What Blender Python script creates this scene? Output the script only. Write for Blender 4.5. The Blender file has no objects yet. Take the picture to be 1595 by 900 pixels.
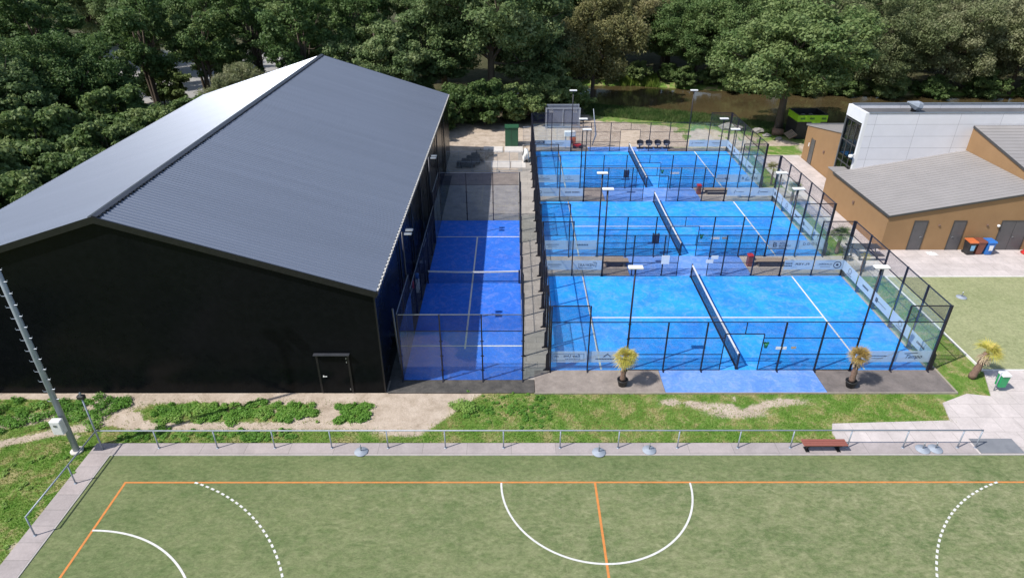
import bpy, math, random
import numpy as np
from mathutils import Vector, Matrix
R_ = math.radians
sc = bpy.context.scene
COL = sc.collection

# ------------------------------------------------------------------ camera
cam_d = bpy.data.cameras.new("camera"); cam = bpy.data.objects.new("camera", cam_d); COL.objects.link(cam)
pitch, yaw, roll = 0.5156, -0.0026, -0.0024
cp, sp = math.cos(pitch), math.sin(pitch)
fw = Vector((math.sin(yaw)*cp, math.cos(yaw)*cp, -sp)); rt = Vector((math.cos(yaw), -math.sin(yaw), 0)); up = rt.cross(fw)
rt2 = rt*math.cos(roll)+up*math.sin(roll); up2 = -rt*math.sin(roll)+up*math.cos(roll)
m = Matrix((rt2, up2, -fw)).transposed().to_4x4(); m.translation = Vector((-1.895, -28.144, 20.807))
cam.matrix_world = m
cam_d.sensor_width = 36; cam_d.lens = 1014.37/1595*36; cam_d.clip_end = 900; cam_d.clip_start = .2
sc.camera = cam

# ------------------------------------------------------------------ light
SUN_EL, SUN_STR, SKY_STR, EXPO = R_(51.4), 4.2, 0.13, 0.22
sx, sy, sz = -.716, -.35, 1.0
w = bpy.data.worlds.new("World"); sc.world = w; w.use_nodes = True
nt = w.node_tree; nt.nodes.clear()
sky = nt.nodes.new("ShaderNodeTexSky"); sky.sky_type = 'NISHITA'; sky.sun_disc = False
sky.sun_elevation = SUN_EL; sky.sun_rotation = math.atan2(sx, sy); sky.altitude = 10; sky.air_density = 1; sky.dust_density = 1.2
bg = nt.nodes.new("ShaderNodeBackground"); bg.inputs[1].default_value = SKY_STR
wo = nt.nodes.new("ShaderNodeOutputWorld"); nt.links.new(sky.outputs[0], bg.inputs[0]); nt.links.new(bg.outputs[0], wo.inputs[0])
sd = bpy.data.lights.new("sun", 'SUN'); sd.energy = SUN_STR; sd.angle = R_(.53); sd.color = (1, .955, .89)
so = bpy.data.objects.new("sun", sd); COL.objects.link(so)
so.rotation_euler = Vector((sx, sy, sz)).to_track_quat('Z', 'Y').to_euler()
so.location = (-40, -20, 60)
sc.view_settings.view_transform = 'Standard'; sc.view_settings.look = 'None'
sc.view_settings.exposure = EXPO; sc.view_settings.gamma = 1; sc.view_settings.use_curve_mapping = False
sc.render.engine = 'CYCLES'
cy = sc.cycles
cy.max_bounces = 10; cy.diffuse_bounces = 3; cy.glossy_bounces = 3; cy.transmission_bounces = 4; cy.transparent_max_bounces = 40
cy.caustics_reflective = False; cy.caustics_refractive = False
cy.use_denoising = True

# ------------------------------------------------------------------ materials
MATS = {}
def newmat(name):
    mt = bpy.data.materials.new(name); mt.use_nodes = True; mt.node_tree.nodes.clear(); MATS[name] = mt
    return mt, mt.node_tree
def nd(t, kind, **kw):
    n = t.nodes.new("ShaderNode"+kind)
    for k, v in kw.items():
        if k.startswith('i_'):
            key = k[2:]; key = int(key) if key.isdigit() else key.replace('_', ' ')
            n.inputs[key].default_value = v
        else: setattr(n, k, v)
    return n
def lk(t, a, b): t.links.new(a, b)
def rgb(c): return (c[0], c[1], c[2], 1)
def ramp(t, src, stops):
    r = nd(t, "ValToRGB"); e = r.color_ramp.elements
    while len(e) < len(stops): e.new(.5)
    for i, (p, c) in enumerate(stops):
        e[i].position = p; e[i].color = rgb(c) if not isinstance(c, (int, float)) else (c, c, c, 1)
    lk(t, src, r.inputs[0]); return r.outputs[0]
def noise(t, vec, scale, detail=4, rough=.6, dist=0):
    n = nd(t, "TexNoise"); n.inputs['Scale'].default_value = scale; n.inputs['Detail'].default_value = detail
    n.inputs['Roughness'].default_value = rough; n.inputs['Distortion'].default_value = dist
    lk(t, vec, n.inputs['Vector']); return n.outputs['Fac']
def mix(t, f, a, b, mode='MIX'):
    n = nd(t, "Mix", data_type='RGBA', blend_type=mode)
    for s, v in ((0, f), (6, a), (7, b)):
        if hasattr(v, 'is_linked') or hasattr(v, 'links'): lk(t, v, n.inputs[s])
        elif s == 0: n.inputs[0].default_value = v
        else: n.inputs[s].default_value = rgb(v)
    return n.outputs[2]
def coords(t, kind='Object', scale=None, rot=None):
    c = nd(t, "TexCoord").outputs[kind]
    if scale or rot:
        mp = nd(t, "Mapping"); lk(t, c, mp.inputs[0])
        if scale: mp.inputs['Scale'].default_value = scale
        if rot: mp.inputs['Rotation'].default_value = rot
        c = mp.outputs[0]
    return c
def wpos(t, scale=None):
    c = nd(t, "NewGeometry").outputs['Position']
    if scale:
        mp = nd(t, "Mapping"); lk(t, c, mp.inputs[0]); mp.inputs['Scale'].default_value = scale; c = mp.outputs[0]
    return c
def finish(t, color, rough=.6, metal=0, bump=None, bstr=.3, bdist=.02, spec=.5, coat=0):
    p = nd(t, "BsdfPrincipled"); o = nd(t, "OutputMaterial"); lk(t, p.outputs[0], o.inputs[0])
    if isinstance(color, (tuple, list)): p.inputs['Base Color'].default_value = rgb(color)
    else: lk(t, color, p.inputs['Base Color'])
    if isinstance(rough, (int, float)): p.inputs['Roughness'].default_value = rough
    else: lk(t, rough, p.inputs['Roughness'])
    p.inputs['Metallic'].default_value = metal; p.inputs['Specular IOR Level'].default_value = spec
    p.inputs['Coat Weight'].default_value = coat
    if bump is not None:
        b = nd(t, "Bump"); b.inputs['Strength'].default_value = bstr; b.inputs['Distance'].default_value = bdist
        lk(t, bump, b.inputs['Height']); lk(t, b.outputs[0], p.inputs['Normal'])
    return p
def pm(name, c1, c2=None, scale=3., rough=.6, metal=0, bump=.15, bscale=None, spec=.5, coat=0, lo=.35, hi=.7, stretch=None):
    """two-tone noisy paint / stone / plastic"""
    mt, t = newmat(name)
    c2 = c2 or tuple(x*.82 for x in c1)
    v = coords(t, 'Object', stretch)
    n1 = noise(t, v, scale, 5, .65)
    col = ramp(t, n1, [(lo, c1), (hi, c2)])
    n2 = noise(t, v, bscale or scale*8, 3)
    finish(t, col, rough, metal, n2, bump, .01, spec, coat)
    return mt

# court turf: blue carpet with sand worn into it
def turf(name, base, deep, sand, wear=.5):
    mt, t = newmat(name); v = wpos(t)
    big = noise(t, v, .35, 5, .7, .6)
    col = ramp(t, big, [(.36, deep), (.62, base)])
    med = noise(t, v, 1.7, 6, .75, .8)
    s = ramp(t, med, [(.5-.04*wear, 0.), (.85, 1.)])
    ms = nd(t, "Math", operation='MULTIPLY'); lk(t, s, ms.inputs[0]); ms.inputs[1].default_value = wear
    col = mix(t, ms.outputs[0], col, sand)
    fine = noise(t, v, 9, 8, .88)
    f = ramp(t, fine, [(.32, .72), (.70, 1.22)])
    col = mix(t, 1., col, f, 'MULTIPLY')
    finish(t, col, .92, 0, fine, .35, .02, .2)
    return mt
turf('padel_turf', (.026, .355, .90), (.024, .245, .80), (.26, .42, .84), .75)
turf('single_turf', (.034, .175, .72), (.026, .14, .65), (.30, .34, .70), .6)
turf('apron_turf', (.15, .31, .74), (.10, .25, .68), (.42, .50, .74), .7)

def field_mat(name, a, b, dry, dscale=(1., 1., 1.)):
    mt, t = newmat(name); v = wpos(t, dscale)
    big = noise(t, v, .35, 8, .85, .2)
    col = ramp(t, big, [(.36, a), (.60, b)])
    med = noise(t, v, 1.5, 9, .9, .3)
    s = ramp(t, med, [(.42, .0), (.70, .62)])
    sp_ = nd(t, "SeparateXYZ"); lk(t, wpos(t), sp_.inputs[0])
    # play has worn the pitch inside the orange line more than the margin
    mr = nd(t, "MapRange"); lk(t, sp_.outputs[1], mr.inputs[0]); mr.inputs[1].default_value = -6.6; mr.inputs[2].default_value = -8.6
    mr.inputs[3].default_value = .25; mr.inputs[4].default_value = 1
    mr2 = nd(t, "MapRange"); lk(t, sp_.outputs[0], mr2.inputs[0]); mr2.inputs[1].default_value = -18; mr2.inputs[2].default_value = 20
    mr2.inputs[3].default_value = .45; mr2.inputs[4].default_value = 1.45
    q = nd(t, "Math", operation='MULTIPLY'); lk(t, mr.outputs[0], q.inputs[0]); lk(t, s, q.inputs[1])
    q2 = nd(t, "Math", operation='MULTIPLY'); lk(t, q.outputs[0], q2.inputs[0]); lk(t, mr2.outputs[0], q2.inputs[1])
    col = mix(t, q2.outputs[0], col, dry)
    fine = noise(t, v, 6, 9, .9, .4)
    col = mix(t, 1., col, ramp(t, fine, [(.34, .60), (.68, 1.36)]), 'MULTIPLY')
    sm = nd(t, "TexWave", wave_type='BANDS', bands_direction='X', wave_profile='SAW'); lk(t, wpos(t), sm.inputs[0]); sm.inputs['Scale'].default_value = .3142/4*1.0
    col = mix(t, 1., col, ramp(t, sm.outputs['Fac'], [(0., .93), (.02, 1.)]), 'MULTIPLY')
    finish(t, col, .95, 0, fine, .4, .02, .1)
field_mat('field_turf', (.100, .148, .055), (.172, .205, .092), (.37, .35, .215), (.75, 1.2, 1))
field_mat('small_turf', (.24, .27, .13), (.32, .335, .18), (.46, .44, .28))

# natural ground: soil / sand / grass by the painted-in cover attributes
mt, t = newmat('ground'); v = wpos(t)
ga = nd(t, "Attribute", attribute_name='grass').outputs['Fac']; fa = nd(t, "Attribute", attribute_name='forest').outputs['Fac']; ra = nd(t, "Attribute", attribute_name='gravel').outputs['Fac']
n1 = noise(t, v, 1.1, 6, .75, .5); n2 = noise(t, v, 9, 5, .8)
sand = ramp(t, n1, [(.3, (.33, .265, .20)), (.52, (.50, .415, .335)), (.72, (.61, .52, .435))])
grass = ramp(t, n1, [(.36, (.085, .185, .025)), (.50, (.15, .245, .05)), (.60, (.33, .30, .14))])
soil = ramp(t, n1, [(.3, (.03, .032, .016)), (.7, (.09, .075, .045))])
grav = ramp(t, n2, [(.3, (.27, .265, .26)), (.7, (.42, .41, .40))])
gb = nd(t, "Math", operation='ADD'); lk(t, ga, gb.inputs[0])
nn = nd(t, "MapRange"); lk(t, n2, nn.inputs[0]); nn.inputs[3].default_value = -.55; nn.inputs[4].default_value = .55
lk(t, nn.outputs[0], gb.inputs[1])
gf = ramp(t, gb.outputs[0], [(.38, 0.), (.62, 1.)])
col = mix(t, gf, sand, grass)
col = mix(t, fa, col, soil); col = mix(t, ra, col, grav)
ba = nd(t, 'Attribute', attribute_name='bank').outputs['Fac']; col = mix(t, ba, col, ramp(t, n1, [(.3, (.05, .085, .02)), (.7, (.10, .125, .04))]))
col = mix(t, 1., col, ramp(t, noise(t, v, 30, 4, .8), [(.3, .72), (.7, 1.2)]), 'MULTIPLY')
finish(t, col, .95, 0, n2, .6, .05, .2)

def paving(name, c1, c2, tile=(.6, .6), mortar=(.30, .28, .26), rough=.85, msize=.012, off=.5):
    mt, t = newmat(name); v = wpos(t)
    b = nd(t, "TexBrick"); lk(t, v, b.inputs[0]); b.offset = off
    b.inputs['Scale'].default_value = 1; b.inputs['Brick Width'].default_value = tile[0]; b.inputs['Row Height'].default_value = tile[1]
    b.inputs['Mortar Size'].default_value = msize; b.inputs['Mortar Smooth'].default_value = .3
    b.inputs['Color1'].default_value = rgb(c1); b.inputs['Color2'].default_value = rgb(c2); b.inputs['Mortar'].default_value = rgb(mortar)
    n = noise(t, v, .8, 6, .7, .5); n2 = noise(t, v, 11, 4, .8)
    col = mix(t, 1., b.outputs[0], ramp(t, n, [(.3, .80), (.7, 1.1)]), 'MULTIPLY')
    col = mix(t, 1., col, ramp(t, n2, [(.3, .9), (.7, 1.07)]), 'MULTIPLY')
    finish(t, col, rough, 0, n2, .2, .01, .3)
paving('plaza_paving', (.60, .54, .52), (.55, .495, .475), (1.0, 1.0), (.40, .36, .34), msize=.014)
paving('path_tiles', (.44, .385, .375), (.375, .335, .33), (2.0, .8), (.24, .22, .21), off=0)
paving('brick_paving', (.55, .49, .45), (.47, .42, .39), (.42, .21), (.33, .29, .27))
paving('concrete_tiles', (.42, .38, .34), (.36, .33, .30), (1.2, .6), (.2, .19, .18))
def asph(name, a, b):
    mt, t = newmat(name); v = wpos(t)
    n = noise(t, v, 1.1, 8, .8, .15); f = noise(t, v, 40, 3, .8)
    col = ramp(t, n, [(.33, a), (.68, b)]); col = mix(t, 1., col, ramp(t, f, [(.3, .82), (.7, 1.15)]), 'MULTIPLY')
    finish(t, col, .9, 0, f, .4, .01, .3)
asph('asphalt', (.12, .108, .104), (.24, .208, .195))
asph('worn_concrete', (.20, .172, .155), (.36, .312, .278))
asph('membrane', (.04, .04, .04), (.135, .125, .115))
pm('slab_concrete', (.66, .62, .58), (.56, .52, .48), 1.5, .85)

pm('white_line', (.70, .70, .68), (.56, .56, .54), 6, .8, bump=.1)
pm('orange_line', (.66, .23, .05), (.50, .20, .06), 5, .85, bump=.1)
pm('white_kerb', (.74, .73, .70), (.6, .59, .56), 3, .8)
pm('grey_kerb', (.46, .43, .41), (.36, .34, .33), 3, .85)

# water
mt, t = newmat('canal_water'); v = wpos(t)
n = noise(t, v, 1.6, 4, .6, .5); n2 = noise(t, v, .14, 4, .6)
finish(t, ramp(t, n2, [(.3, (.055, .042, .02)), (.7, (.10, .075, .035))]), .12, 0, n, .12, .05, .5)

# hall
mt, t = newmat('black_cladding'); v = coords(t)
wv = nd(t, "TexWave", wave_type='BANDS', bands_direction='Z'); lk(t, v, wv.inputs[0]); wv.inputs['Scale'].default_value = .35; wv.inputs['Distortion'].default_value = 0
n = noise(t, v, .5, 3); n2 = noise(t, v, 3, 5, .7)
finish(t, ramp(t, n2, [(.3, (.0028, .0036, .0046)), (.75, (.006, .007, .0085))]), ramp(t, n, [(.3, .20), (.7, .30)]), 0, n, .03, .05, .10)
pm('roof_steel', (.19, .22, .285), (.168, .195, .252), 1., .34, .25, .03, 6, stretch=(.06, 1.3, .06))
pm('black_metal', (.012, .012, .014), (.02, .02, .022), 5, .4, .3)
pm('ridge_cap', (.06, .065, .08), (.08, .085, .10), 2, .4, .4)
pm('filler_strip', (.62, .60, .55), (.45, .44, .42), 3, .7)
pm('gray_steel', (.36, .38, .40), (.28, .30, .32), 4, .38, .75)
pm('galvanised', (.36, .40, .47), (.29, .33, .39), 3, .45, .25)
pm('post_paint', (.012, .012, .022), (.02, .02, .03), 6, .38, .1)
pm('lamp_white', (.80, .80, .78), (.70, .70, .68), 3, .4)
pm('white_plastic', (.78, .78, .78), (.68, .68, .67), 4, .4)
pm('banner_ink', (.015, .02, .05), (.02, .03, .06), 4, .6)
pm('brown_plaster', (.31, .185, .088), (.275, .162, .076), .8, .85, bump=.4, bscale=30)
pm('grey_door', (.105, .10, .105), (.085, .082, .086), 2, .45)
pm('dark_trim', (.06, .058, .058), (.05, .05, .05), 3, .5)
pm('roof_zinc', (.31, .292, .285), (.275, .26, .253), .6, .6, 0, .08, 5)
pm('bitumen', (.085, .085, .09), (.13, .125, .125), .6, .85)
pm('white_trim', (.78, .78, .77), (.70, .70, .70), 1, .5)
pm('red_plastic', (.55, .035, .03), (.42, .03, .03), 4, .4)
pm('orange_plastic', (.62, .16, .05), (.55, .14, .05), 4, .45)
pm('brown_plastic', (.22, .07, .045), (.18, .06, .04), 4, .5)
pm('blue_plastic', (.035, .19, .60), (.03, .16, .5), 4, .4)
pm('green_plastic', (.03, .33, .12), (.025, .26, .10), 4, .45)
pm('dark_green', (.022, .095, .045), (.018, .075, .038), 2, .55)
pm('black_plastic', (.018, .018, .02), (.03, .03, .032), 4, .5)
pm('lime_banner', (.32, .62, .02), (.26, .52, .02), 1.5, .6)
pm('red_wood', (.30, .10, .075), (.25, .085, .065), 3, .6, stretch=(.5, 8, 8))
pm('pale_wood', (.36, .28, .20), (.26, .20, .15), 3, .75, stretch=(.6, 8, 8))
pm('old_wood', (.26, .15, .10), (.17, .11, .08), 4, .8)
pm('bench_concrete', (.36, .32, .26), (.28, .25, .21), 3, .85)
pm('dark_table', (.05, .05, .05), (.08, .08, .075), 4, .6)
pm('foot_concrete', (.33, .37, .43), (.27, .31, .37), 3, .7)
pm('mat_grey', (.21, .22, .24), (.17, .18, .20), 2, .85)
pm('rock', (.33, .31, .29), (.20, .19, .18), 3, .9, bump=.6)
pm('bark', (.13, .10, .075), (.07, .055, .04), 4, .95, bump=.8, stretch=(4, 4, 1))
pm('palm_bark', (.24, .15, .115), (.12, .08, .06), 10, .95, bump=.9)
pm('palm_skirt', (.46, .37, .25), (.30, .23, .15), 12, .9)
pm('soil', (.10, .075, .05), (.06, .045, .03), 8, .95)
pm('grey_panel', (.15, .17, .22), (.11, .13, .18), 2, .6)
pm('crate_blue', (.20, .42, .62), (.16, .34, .5), 2, .5)

# white facade panels
mt, t = newmat('facade_panels'); v = coords(t)
mp = nd(t, "Mapping"); lk(t, v, mp.inputs[0]); mp.inputs['Rotation'].default_value = (R_(-90), 0, 0)
b = nd(t, "TexBrick"); lk(t, mp.outputs[0], b.inputs[0]); b.offset = 0
for k, val in (('Scale', 1), ('Brick Width', 3.3), ('Row Height', .95), ('Mortar Size', .014), ('Mortar Smooth', .2)): b.inputs[k].default_value = val
b.inputs['Color1'].default_value = (.72, .72, .75, 1); b.inputs['Color2'].default_value = (.68, .68, .715, 1); b.inputs['Mortar'].default_value = (.36, .36, .38, 1)
finish(t, mix(t, 1., b.outputs[0], ramp(t, noise(t, v, .8, 4), [(.3, .95), (.7, 1.04)]), 'MULTIPLY'), .45)

def clear(name, tint, refl=.05, haze=0., hazecol=(.7, .8, .9), power=5., rough=0.):
    """thin sheet that lets light through, with a facing-dependent reflection"""
    mt, t = newmat(name)
    lw = nd(t, "LayerWeight"); lw.inputs[0].default_value = .5
    p = nd(t, "Math", operation='POWER'); lk(t, lw.outputs['Facing'], p.inputs[0]); p.inputs[1].default_value = power
    m1 = nd(t, "Math", operation='MULTIPLY_ADD'); lk(t, p.outputs[0], m1.inputs[0]); m1.inputs[1].default_value = .8; m1.inputs[2].default_value = refl
    tr = nd(t, "BsdfTransparent"); tr.inputs[0].default_value = rgb(tint)
    gl = nd(t, "BsdfGlossy"); gl.inputs['Roughness'].default_value = rough
    a = nd(t, "MixShader"); lk(t, m1.outputs[0], a.inputs[0]); lk(t, tr.outputs[0], a.inputs[1]); lk(t, gl.outputs[0], a.inputs[2])
    out = a.outputs[0]
    if haze:
        df = nd(t, "BsdfDiffuse"); df.inputs[0].default_value = rgb(hazecol)
        h = nd(t, "MixShader"); h.inputs[0].default_value = haze; lk(t, out, h.inputs[1]); lk(t, df.outputs[0], h.inputs[2]); out = h.outputs[0]
    o = nd(t, "OutputMaterial"); lk(t, out, o.inputs[0])
clear('court_glass', (.955, .985, .975), .04, .022, (.62, .72, .74))
clear('banner_film', (.82, .90, .95), .03, .46, (.56, .68, .80))
clear('window_glass', (.35, .38, .38), .10)

def mesh_mat(name, cell, wire, col):
    """welded wire: opaque only along the wires"""
    mt, t = newmat(name); v = coords(t)
    s = nd(t, "SeparateXYZ"); lk(t, v, s.inputs[0])
    ad = nd(t, "Math", operation='ADD'); lk(t, s.outputs[0], ad.inputs[0]); lk(t, s.outputs[1], ad.inputs[1])
    outs = []
    for src in (ad.outputs[0], s.outputs[2]):
        d = nd(t, "Math", operation='DIVIDE'); lk(t, src, d.inputs[0]); d.inputs[1].default_value = cell
        f = nd(t, "Math", operation='FRACT'); lk(t, d.outputs[0], f.inputs[0])
        l = nd(t, "Math", operation='LESS_THAN'); lk(t, f.outputs[0], l.inputs[0]); l.inputs[1].default_value = wire/cell
        outs.append(l.outputs[0])
    mx = nd(t, "Math", operation='MAXIMUM'); lk(t, outs[0], mx.inputs[0]); lk(t, outs[1], mx.inputs[1])
    tr = nd(t, "BsdfTransparent"); df = nd(t, "BsdfPrincipled"); df.inputs['Base Color'].default_value = rgb(col); df.inputs['Roughness'].default_value = .5
    a = nd(t, "MixShader"); lk(t, mx.outputs[0], a.inputs[0]); lk(t, tr.outputs[0], a.inputs[1]); lk(t, df.outputs[0], a.inputs[2])
    o = nd(t, "OutputMaterial"); lk(t, a.outputs[0], o.inputs[0])
mesh_mat('wire_mesh', .05, .0038, (.02, .02, .06))
mesh_mat('net_cord', .045, .0085, (.02, .02, .03))
mesh_mat('steel_mesh', .06, .004, (.45, .47, .5))
mesh_mat('cage_mesh', .05, .012, (.20, .23, .32))

def leafmat(name, a, b, c, rough=.6, transl=.38):
    mt, t = newmat(name); v = coords(t)
    oi = nd(t, "ObjectInfo").outputs['Random']
    n = noise(t, v, .55, 3, .6); n2 = noise(t, v, 5, 2, .6)
    ad = nd(t, "Math", operation='MULTIPLY_ADD'); lk(t, n2, ad.inputs[0]); ad.inputs[1].default_value = .45; lk(t, n, ad.inputs[2])
    ms = nd(t, "Math", operation='MULTIPLY_ADD'); lk(t, oi, ms.inputs[0]); ms.inputs[1].default_value = .27; lk(t, ad.outputs[0], ms.inputs[2])
    col = ramp(t, ms.outputs[0], [(.58, a), (.84, b), (1.0, c)])
    p = nd(t, "BsdfPrincipled"); lk(t, col, p.inputs['Base Color']); p.inputs['Roughness'].default_value = rough; p.inputs['Specular IOR Level'].default_value = .35
    tl = nd(t, "BsdfTranslucent"); lk(t, col, tl.inputs[0])
    mx = nd(t, "MixShader"); mx.inputs[0].default_value = transl; lk(t, p.outputs[0], mx.inputs[1]); lk(t, tl.outputs[0], mx.inputs[2])
    o = nd(t, "OutputMaterial"); lk(t, mx.outputs[0], o.inputs[0])
leafmat('leaf_dark', (.092, .150, .052), (.165, .240, .090), (.28, .34, .15))
leafmat('leaf_mid', (.066, .126, .034), (.120, .196, .060), (.21, .28, .10))
leafmat('leaf_olive', (.165, .175, .065), (.27, .26, .11), (.39, .35, .19))
leafmat('leaf_willow', (.115, .155, .060), (.200, .235, .105), (.31, .32, .18))
leafmat('leaf_bush', (.072, .132, .038), (.130, .205, .062), (.23, .30, .11))
leafmat('weed_leaf', (.10, .25, .035), (.18, .37, .06), (.30, .45, .11))
leafmat('bank_leaf', (.035, .085, .018), (.065, .13, .03), (.13, .18, .06))
leafmat('grass_blade', (.10, .25, .028), (.20, .36, .055), (.40, .40, .14))
leafmat('palm_yellow', (.20, .24, .04), (.46, .43, .08), (.62, .50, .14), transl=.15)
leafmat('palm_dry', (.30, .20, .06), (.46, .34, .11), (.40, .42, .14), transl=.15)
leafmat('palm_green', (.07, .14, .03), (.14, .22, .05), (.30, .30, .07), transl=.15)
leafmat('reed', (.12, .20, .03), (.20, .29, .05), (.33, .36, .11))

# ------------------------------------------------------------------ builders
class MB:
    def __init__(s): s.v = []; s.f = []
    def add(s, vs, fs):
        k = len(s.v); s.v += [tuple(p) for p in vs]; s.f += [tuple(i+k for i in f) for f in fs]; return s
    def box(s, x0, x1, y0, y1, z0, z1):
        return s.add([(x0,y0,z0),(x1,y0,z0),(x1,y1,z0),(x0,y1,z0),(x0,y0,z1),(x1,y0,z1),(x1,y1,z1),(x0,y1,z1)],
                     [(0,3,2,1),(4,5,6,7),(0,1,5,4),(1,2,6,5),(2,3,7,6),(3,0,4,7)])
    def rbox(s, x0, x1, y0, y1, z0, z1, r=.01):
        """box with chamfered vertical and top edges"""
        r = min(r, (x1-x0)/2.1, (y1-y0)/2.1, (z1-z0)/2.1)
        ring = lambda i, z: [(x0+i+r,y0+i,z),(x1-i-r,y0+i,z),(x1-i,y0+i+r,z),(x1-i,y1-i-r,z),(x1-i-r,y1-i,z),(x0+i+r,y1-i,z),(x0+i,y1-i-r,z),(x0+i,y0+i+r,z)]
        vs = ring(0, z0)+ring(0, z1-r)+ring(r, z1)
        fs = [tuple(range(7,-1,-1)), tuple(range(16,24))]
        for a in (0, 8):
            for i in range(8): j = (i+1) % 8; fs.append((a+i, a+j, a+8+j, a+8+i))
        return s.add(vs, fs)
    def prism(s, poly, y0, y1, axis='y'):
        """extrude a polygon; poly in (x,z) for axis y, (y,z) for axis x, (x,y) for axis z"""
        n = len(poly)
        mk = {'y': lambda p, a: (p[0], a, p[1]), 'x': lambda p, a: (a, p[0], p[1]), 'z': lambda p, a: (p[0], p[1], a)}[axis]
        vs = [mk(p, y0) for p in poly]+[mk(p, y1) for p in poly]
        return s.add(vs, [tuple(range(n-1,-1,-1)), tuple(range(n, 2*n))]+[(i, (i+1) % n, n+(i+1) % n, n+i) for i in range(n)])
    def tube(s, pts, rs, n=8, caps=True):
        pts = [Vector(p) for p in pts]
        if isinstance(rs, (int, float)): rs = [rs]*len(pts)
        k = len(s.v); ref = Vector((.13, .27, .95))
        for i, p in enumerate(pts):
            d = (pts[min(i+1, len(pts)-1)]-pts[max(i-1, 0)]).normalized()
            a = d.cross(ref if abs(d.dot(ref.normalized())) < .9 else Vector((1, 0, 0))).normalized(); b = d.cross(a)
            for j in range(n):
                an = 2*math.pi*j/n; s.v.append(tuple(p+(a*math.cos(an)+b*math.sin(an))*rs[i]))
        for i in range(len(pts)-1):
            for j in range(n):
                q = (j+1) % n; s.f.append((k+i*n+j, k+i*n+q, k+(i+1)*n+q, k+(i+1)*n+j))
        if caps: s.f.append(tuple(k+j for j in range(n-1, -1, -1))); s.f.append(tuple(k+(len(pts)-1)*n+j for j in range(n)))
        return s
    def lathe(s, cx, cy, prof, n=20):
        k = len(s.v)
        for r, z in prof:
            for j in range(n): an = 2*math.pi*j/n; s.v.append((cx+r*math.cos(an), cy+r*math.sin(an), z))
        for i in range(len(prof)-1):
            for j in range(n): q = (j+1) % n; s.f.append((k+i*n+j, k+i*n+q, k+(i+1)*n+q, k+(i+1)*n+j))
        s.f.append(tuple(k+j for j in range(n-1, -1, -1))); s.f.append(tuple(k+(len(prof)-1)*n+j for j in range(n)))
        return s
    def build(s, name, mat, parent=None, smooth=False, mats=None):
        me = bpy.data.meshes.new(name)
        off = Vector((0, 0, 0)); q = parent
        while q is not None: off += q.location; q = q.parent
        vs = [(a-off.x, b-off.y, c-off.z) for a, b, c in s.v]
        me.from_pydata(vs, [], s.f)
        import bmesh
        bm = bmesh.new(); bm.from_mesh(me); bmesh.ops.recalc_face_normals(bm, faces=bm.faces); bm.to_mesh(me); bm.free()
        me.materials.append(MATS[mat])
        if smooth: me.shade_smooth()
        o = bpy.data.objects.new(name, me); COL.objects.link(o)
        if parent: o.parent = parent
        return o
def tag(o, label=None, cat=None, group=None, kind=None):
    for k, v in (('label', label), ('category', cat), ('group', group), ('kind', kind)):
        if v: o[k] = v
    return o
def empty(name, loc, label=None, cat=None, group=None):
    o = bpy.data.objects.new(name, None); COL.objects.link(o); o.location = loc; o.empty_display_size = .3
    return tag(o, label, cat, group)
def copy_tree(o, parent=None):
    c = o.copy(); COL.objects.link(c)
    if parent: c.parent = parent
    for ch in [x for x in COL.objects if x.parent == o]: copy_tree(ch, c)
    return c
def poly_sheet(name, pts, z, mat, kind='structure'):
    """flat sheet from a convex-ish polygon, as real slab with a small edge"""
    mb = MB(); mb.prism(pts, z-.12, z, 'z'); o = mb.build(name, mat); tag(o, kind=kind); return o
def rect(name, x0, x1, y0, y1, z, mat, th=.10):
    o = MB().box(x0, x1, y0, y1, z-th, z).build(name, mat); tag(o, kind='structure'); return o
def lettering(body, size, loc, rotz, parent, mat='banner_ink', shear=0, width=None, tilt=90):
    cu = bpy.data.curves.new('lettering', 'FONT'); cu.body = body; cu.size = size; cu.align_x = 'CENTER'; cu.align_y = 'CENTER'
    cu.extrude = .002; cu.shear = shear; cu.resolution_u = 3
    ob = bpy.data.objects.new('tmp', cu); COL.objects.link(ob)
    dg = bpy.context.evaluated_depsgraph_get(); dg.update()
    me = bpy.data.meshes.new_from_object(ob.evaluated_get(dg)); bpy.data.objects.remove(ob)
    me.materials.clear(); me.materials.append(MATS[mat])
    o = bpy.data.objects.new('lettering', me); COL.objects.link(o)
    o.parent = parent
    off = Vector((0, 0, 0)); q = parent
    while q is not None: off += q.location; q = q.parent
    o.location = Vector(loc)-off; o.rotation_euler = (R_(tilt), 0, rotz)
    if width and me.vertices:
        xs = [v.co.x for v in me.vertices]; k = width/(max(xs)-min(xs)); o.scale = (k, 1, 1)
    return o
def vnoise(x, y, scale, seed=0):
    """numpy value noise 0..1"""
    rs = np.random.RandomState(seed); g = rs.rand(256, 256)
    x = np.asarray(x)*scale+1000; y = np.asarray(y)*scale+1000
    xi = np.floor(x).astype(int); yi = np.floor(y).astype(int); fx = x-xi; fy = y-yi
    fx = fx*fx*(3-2*fx); fy = fy*fy*(3-2*fy)
    a = g[xi % 256, yi % 256]; b_ = g[(xi+1) % 256, yi % 256]; c = g[xi % 256, (yi+1) % 256]; d = g[(xi+1) % 256, (yi+1) % 256]
    return (a*(1-fx)+b_*fx)*(1-fy)+(c*(1-fx)+d*fx)*fy
def fbm(x, y, scale, seed=0, n=4):
    t_ = 0; a = .5; s = 0
    for i in range(n): t_ = t_+a*vnoise(x, y, scale*2**i, seed+i*7); s += a; a *= .55
    return t_/s
def sstep(a, b, x): u = np.clip((np.asarray(x)-a)/(b-a), 0, 1); return u*u*(3-2*u)

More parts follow.
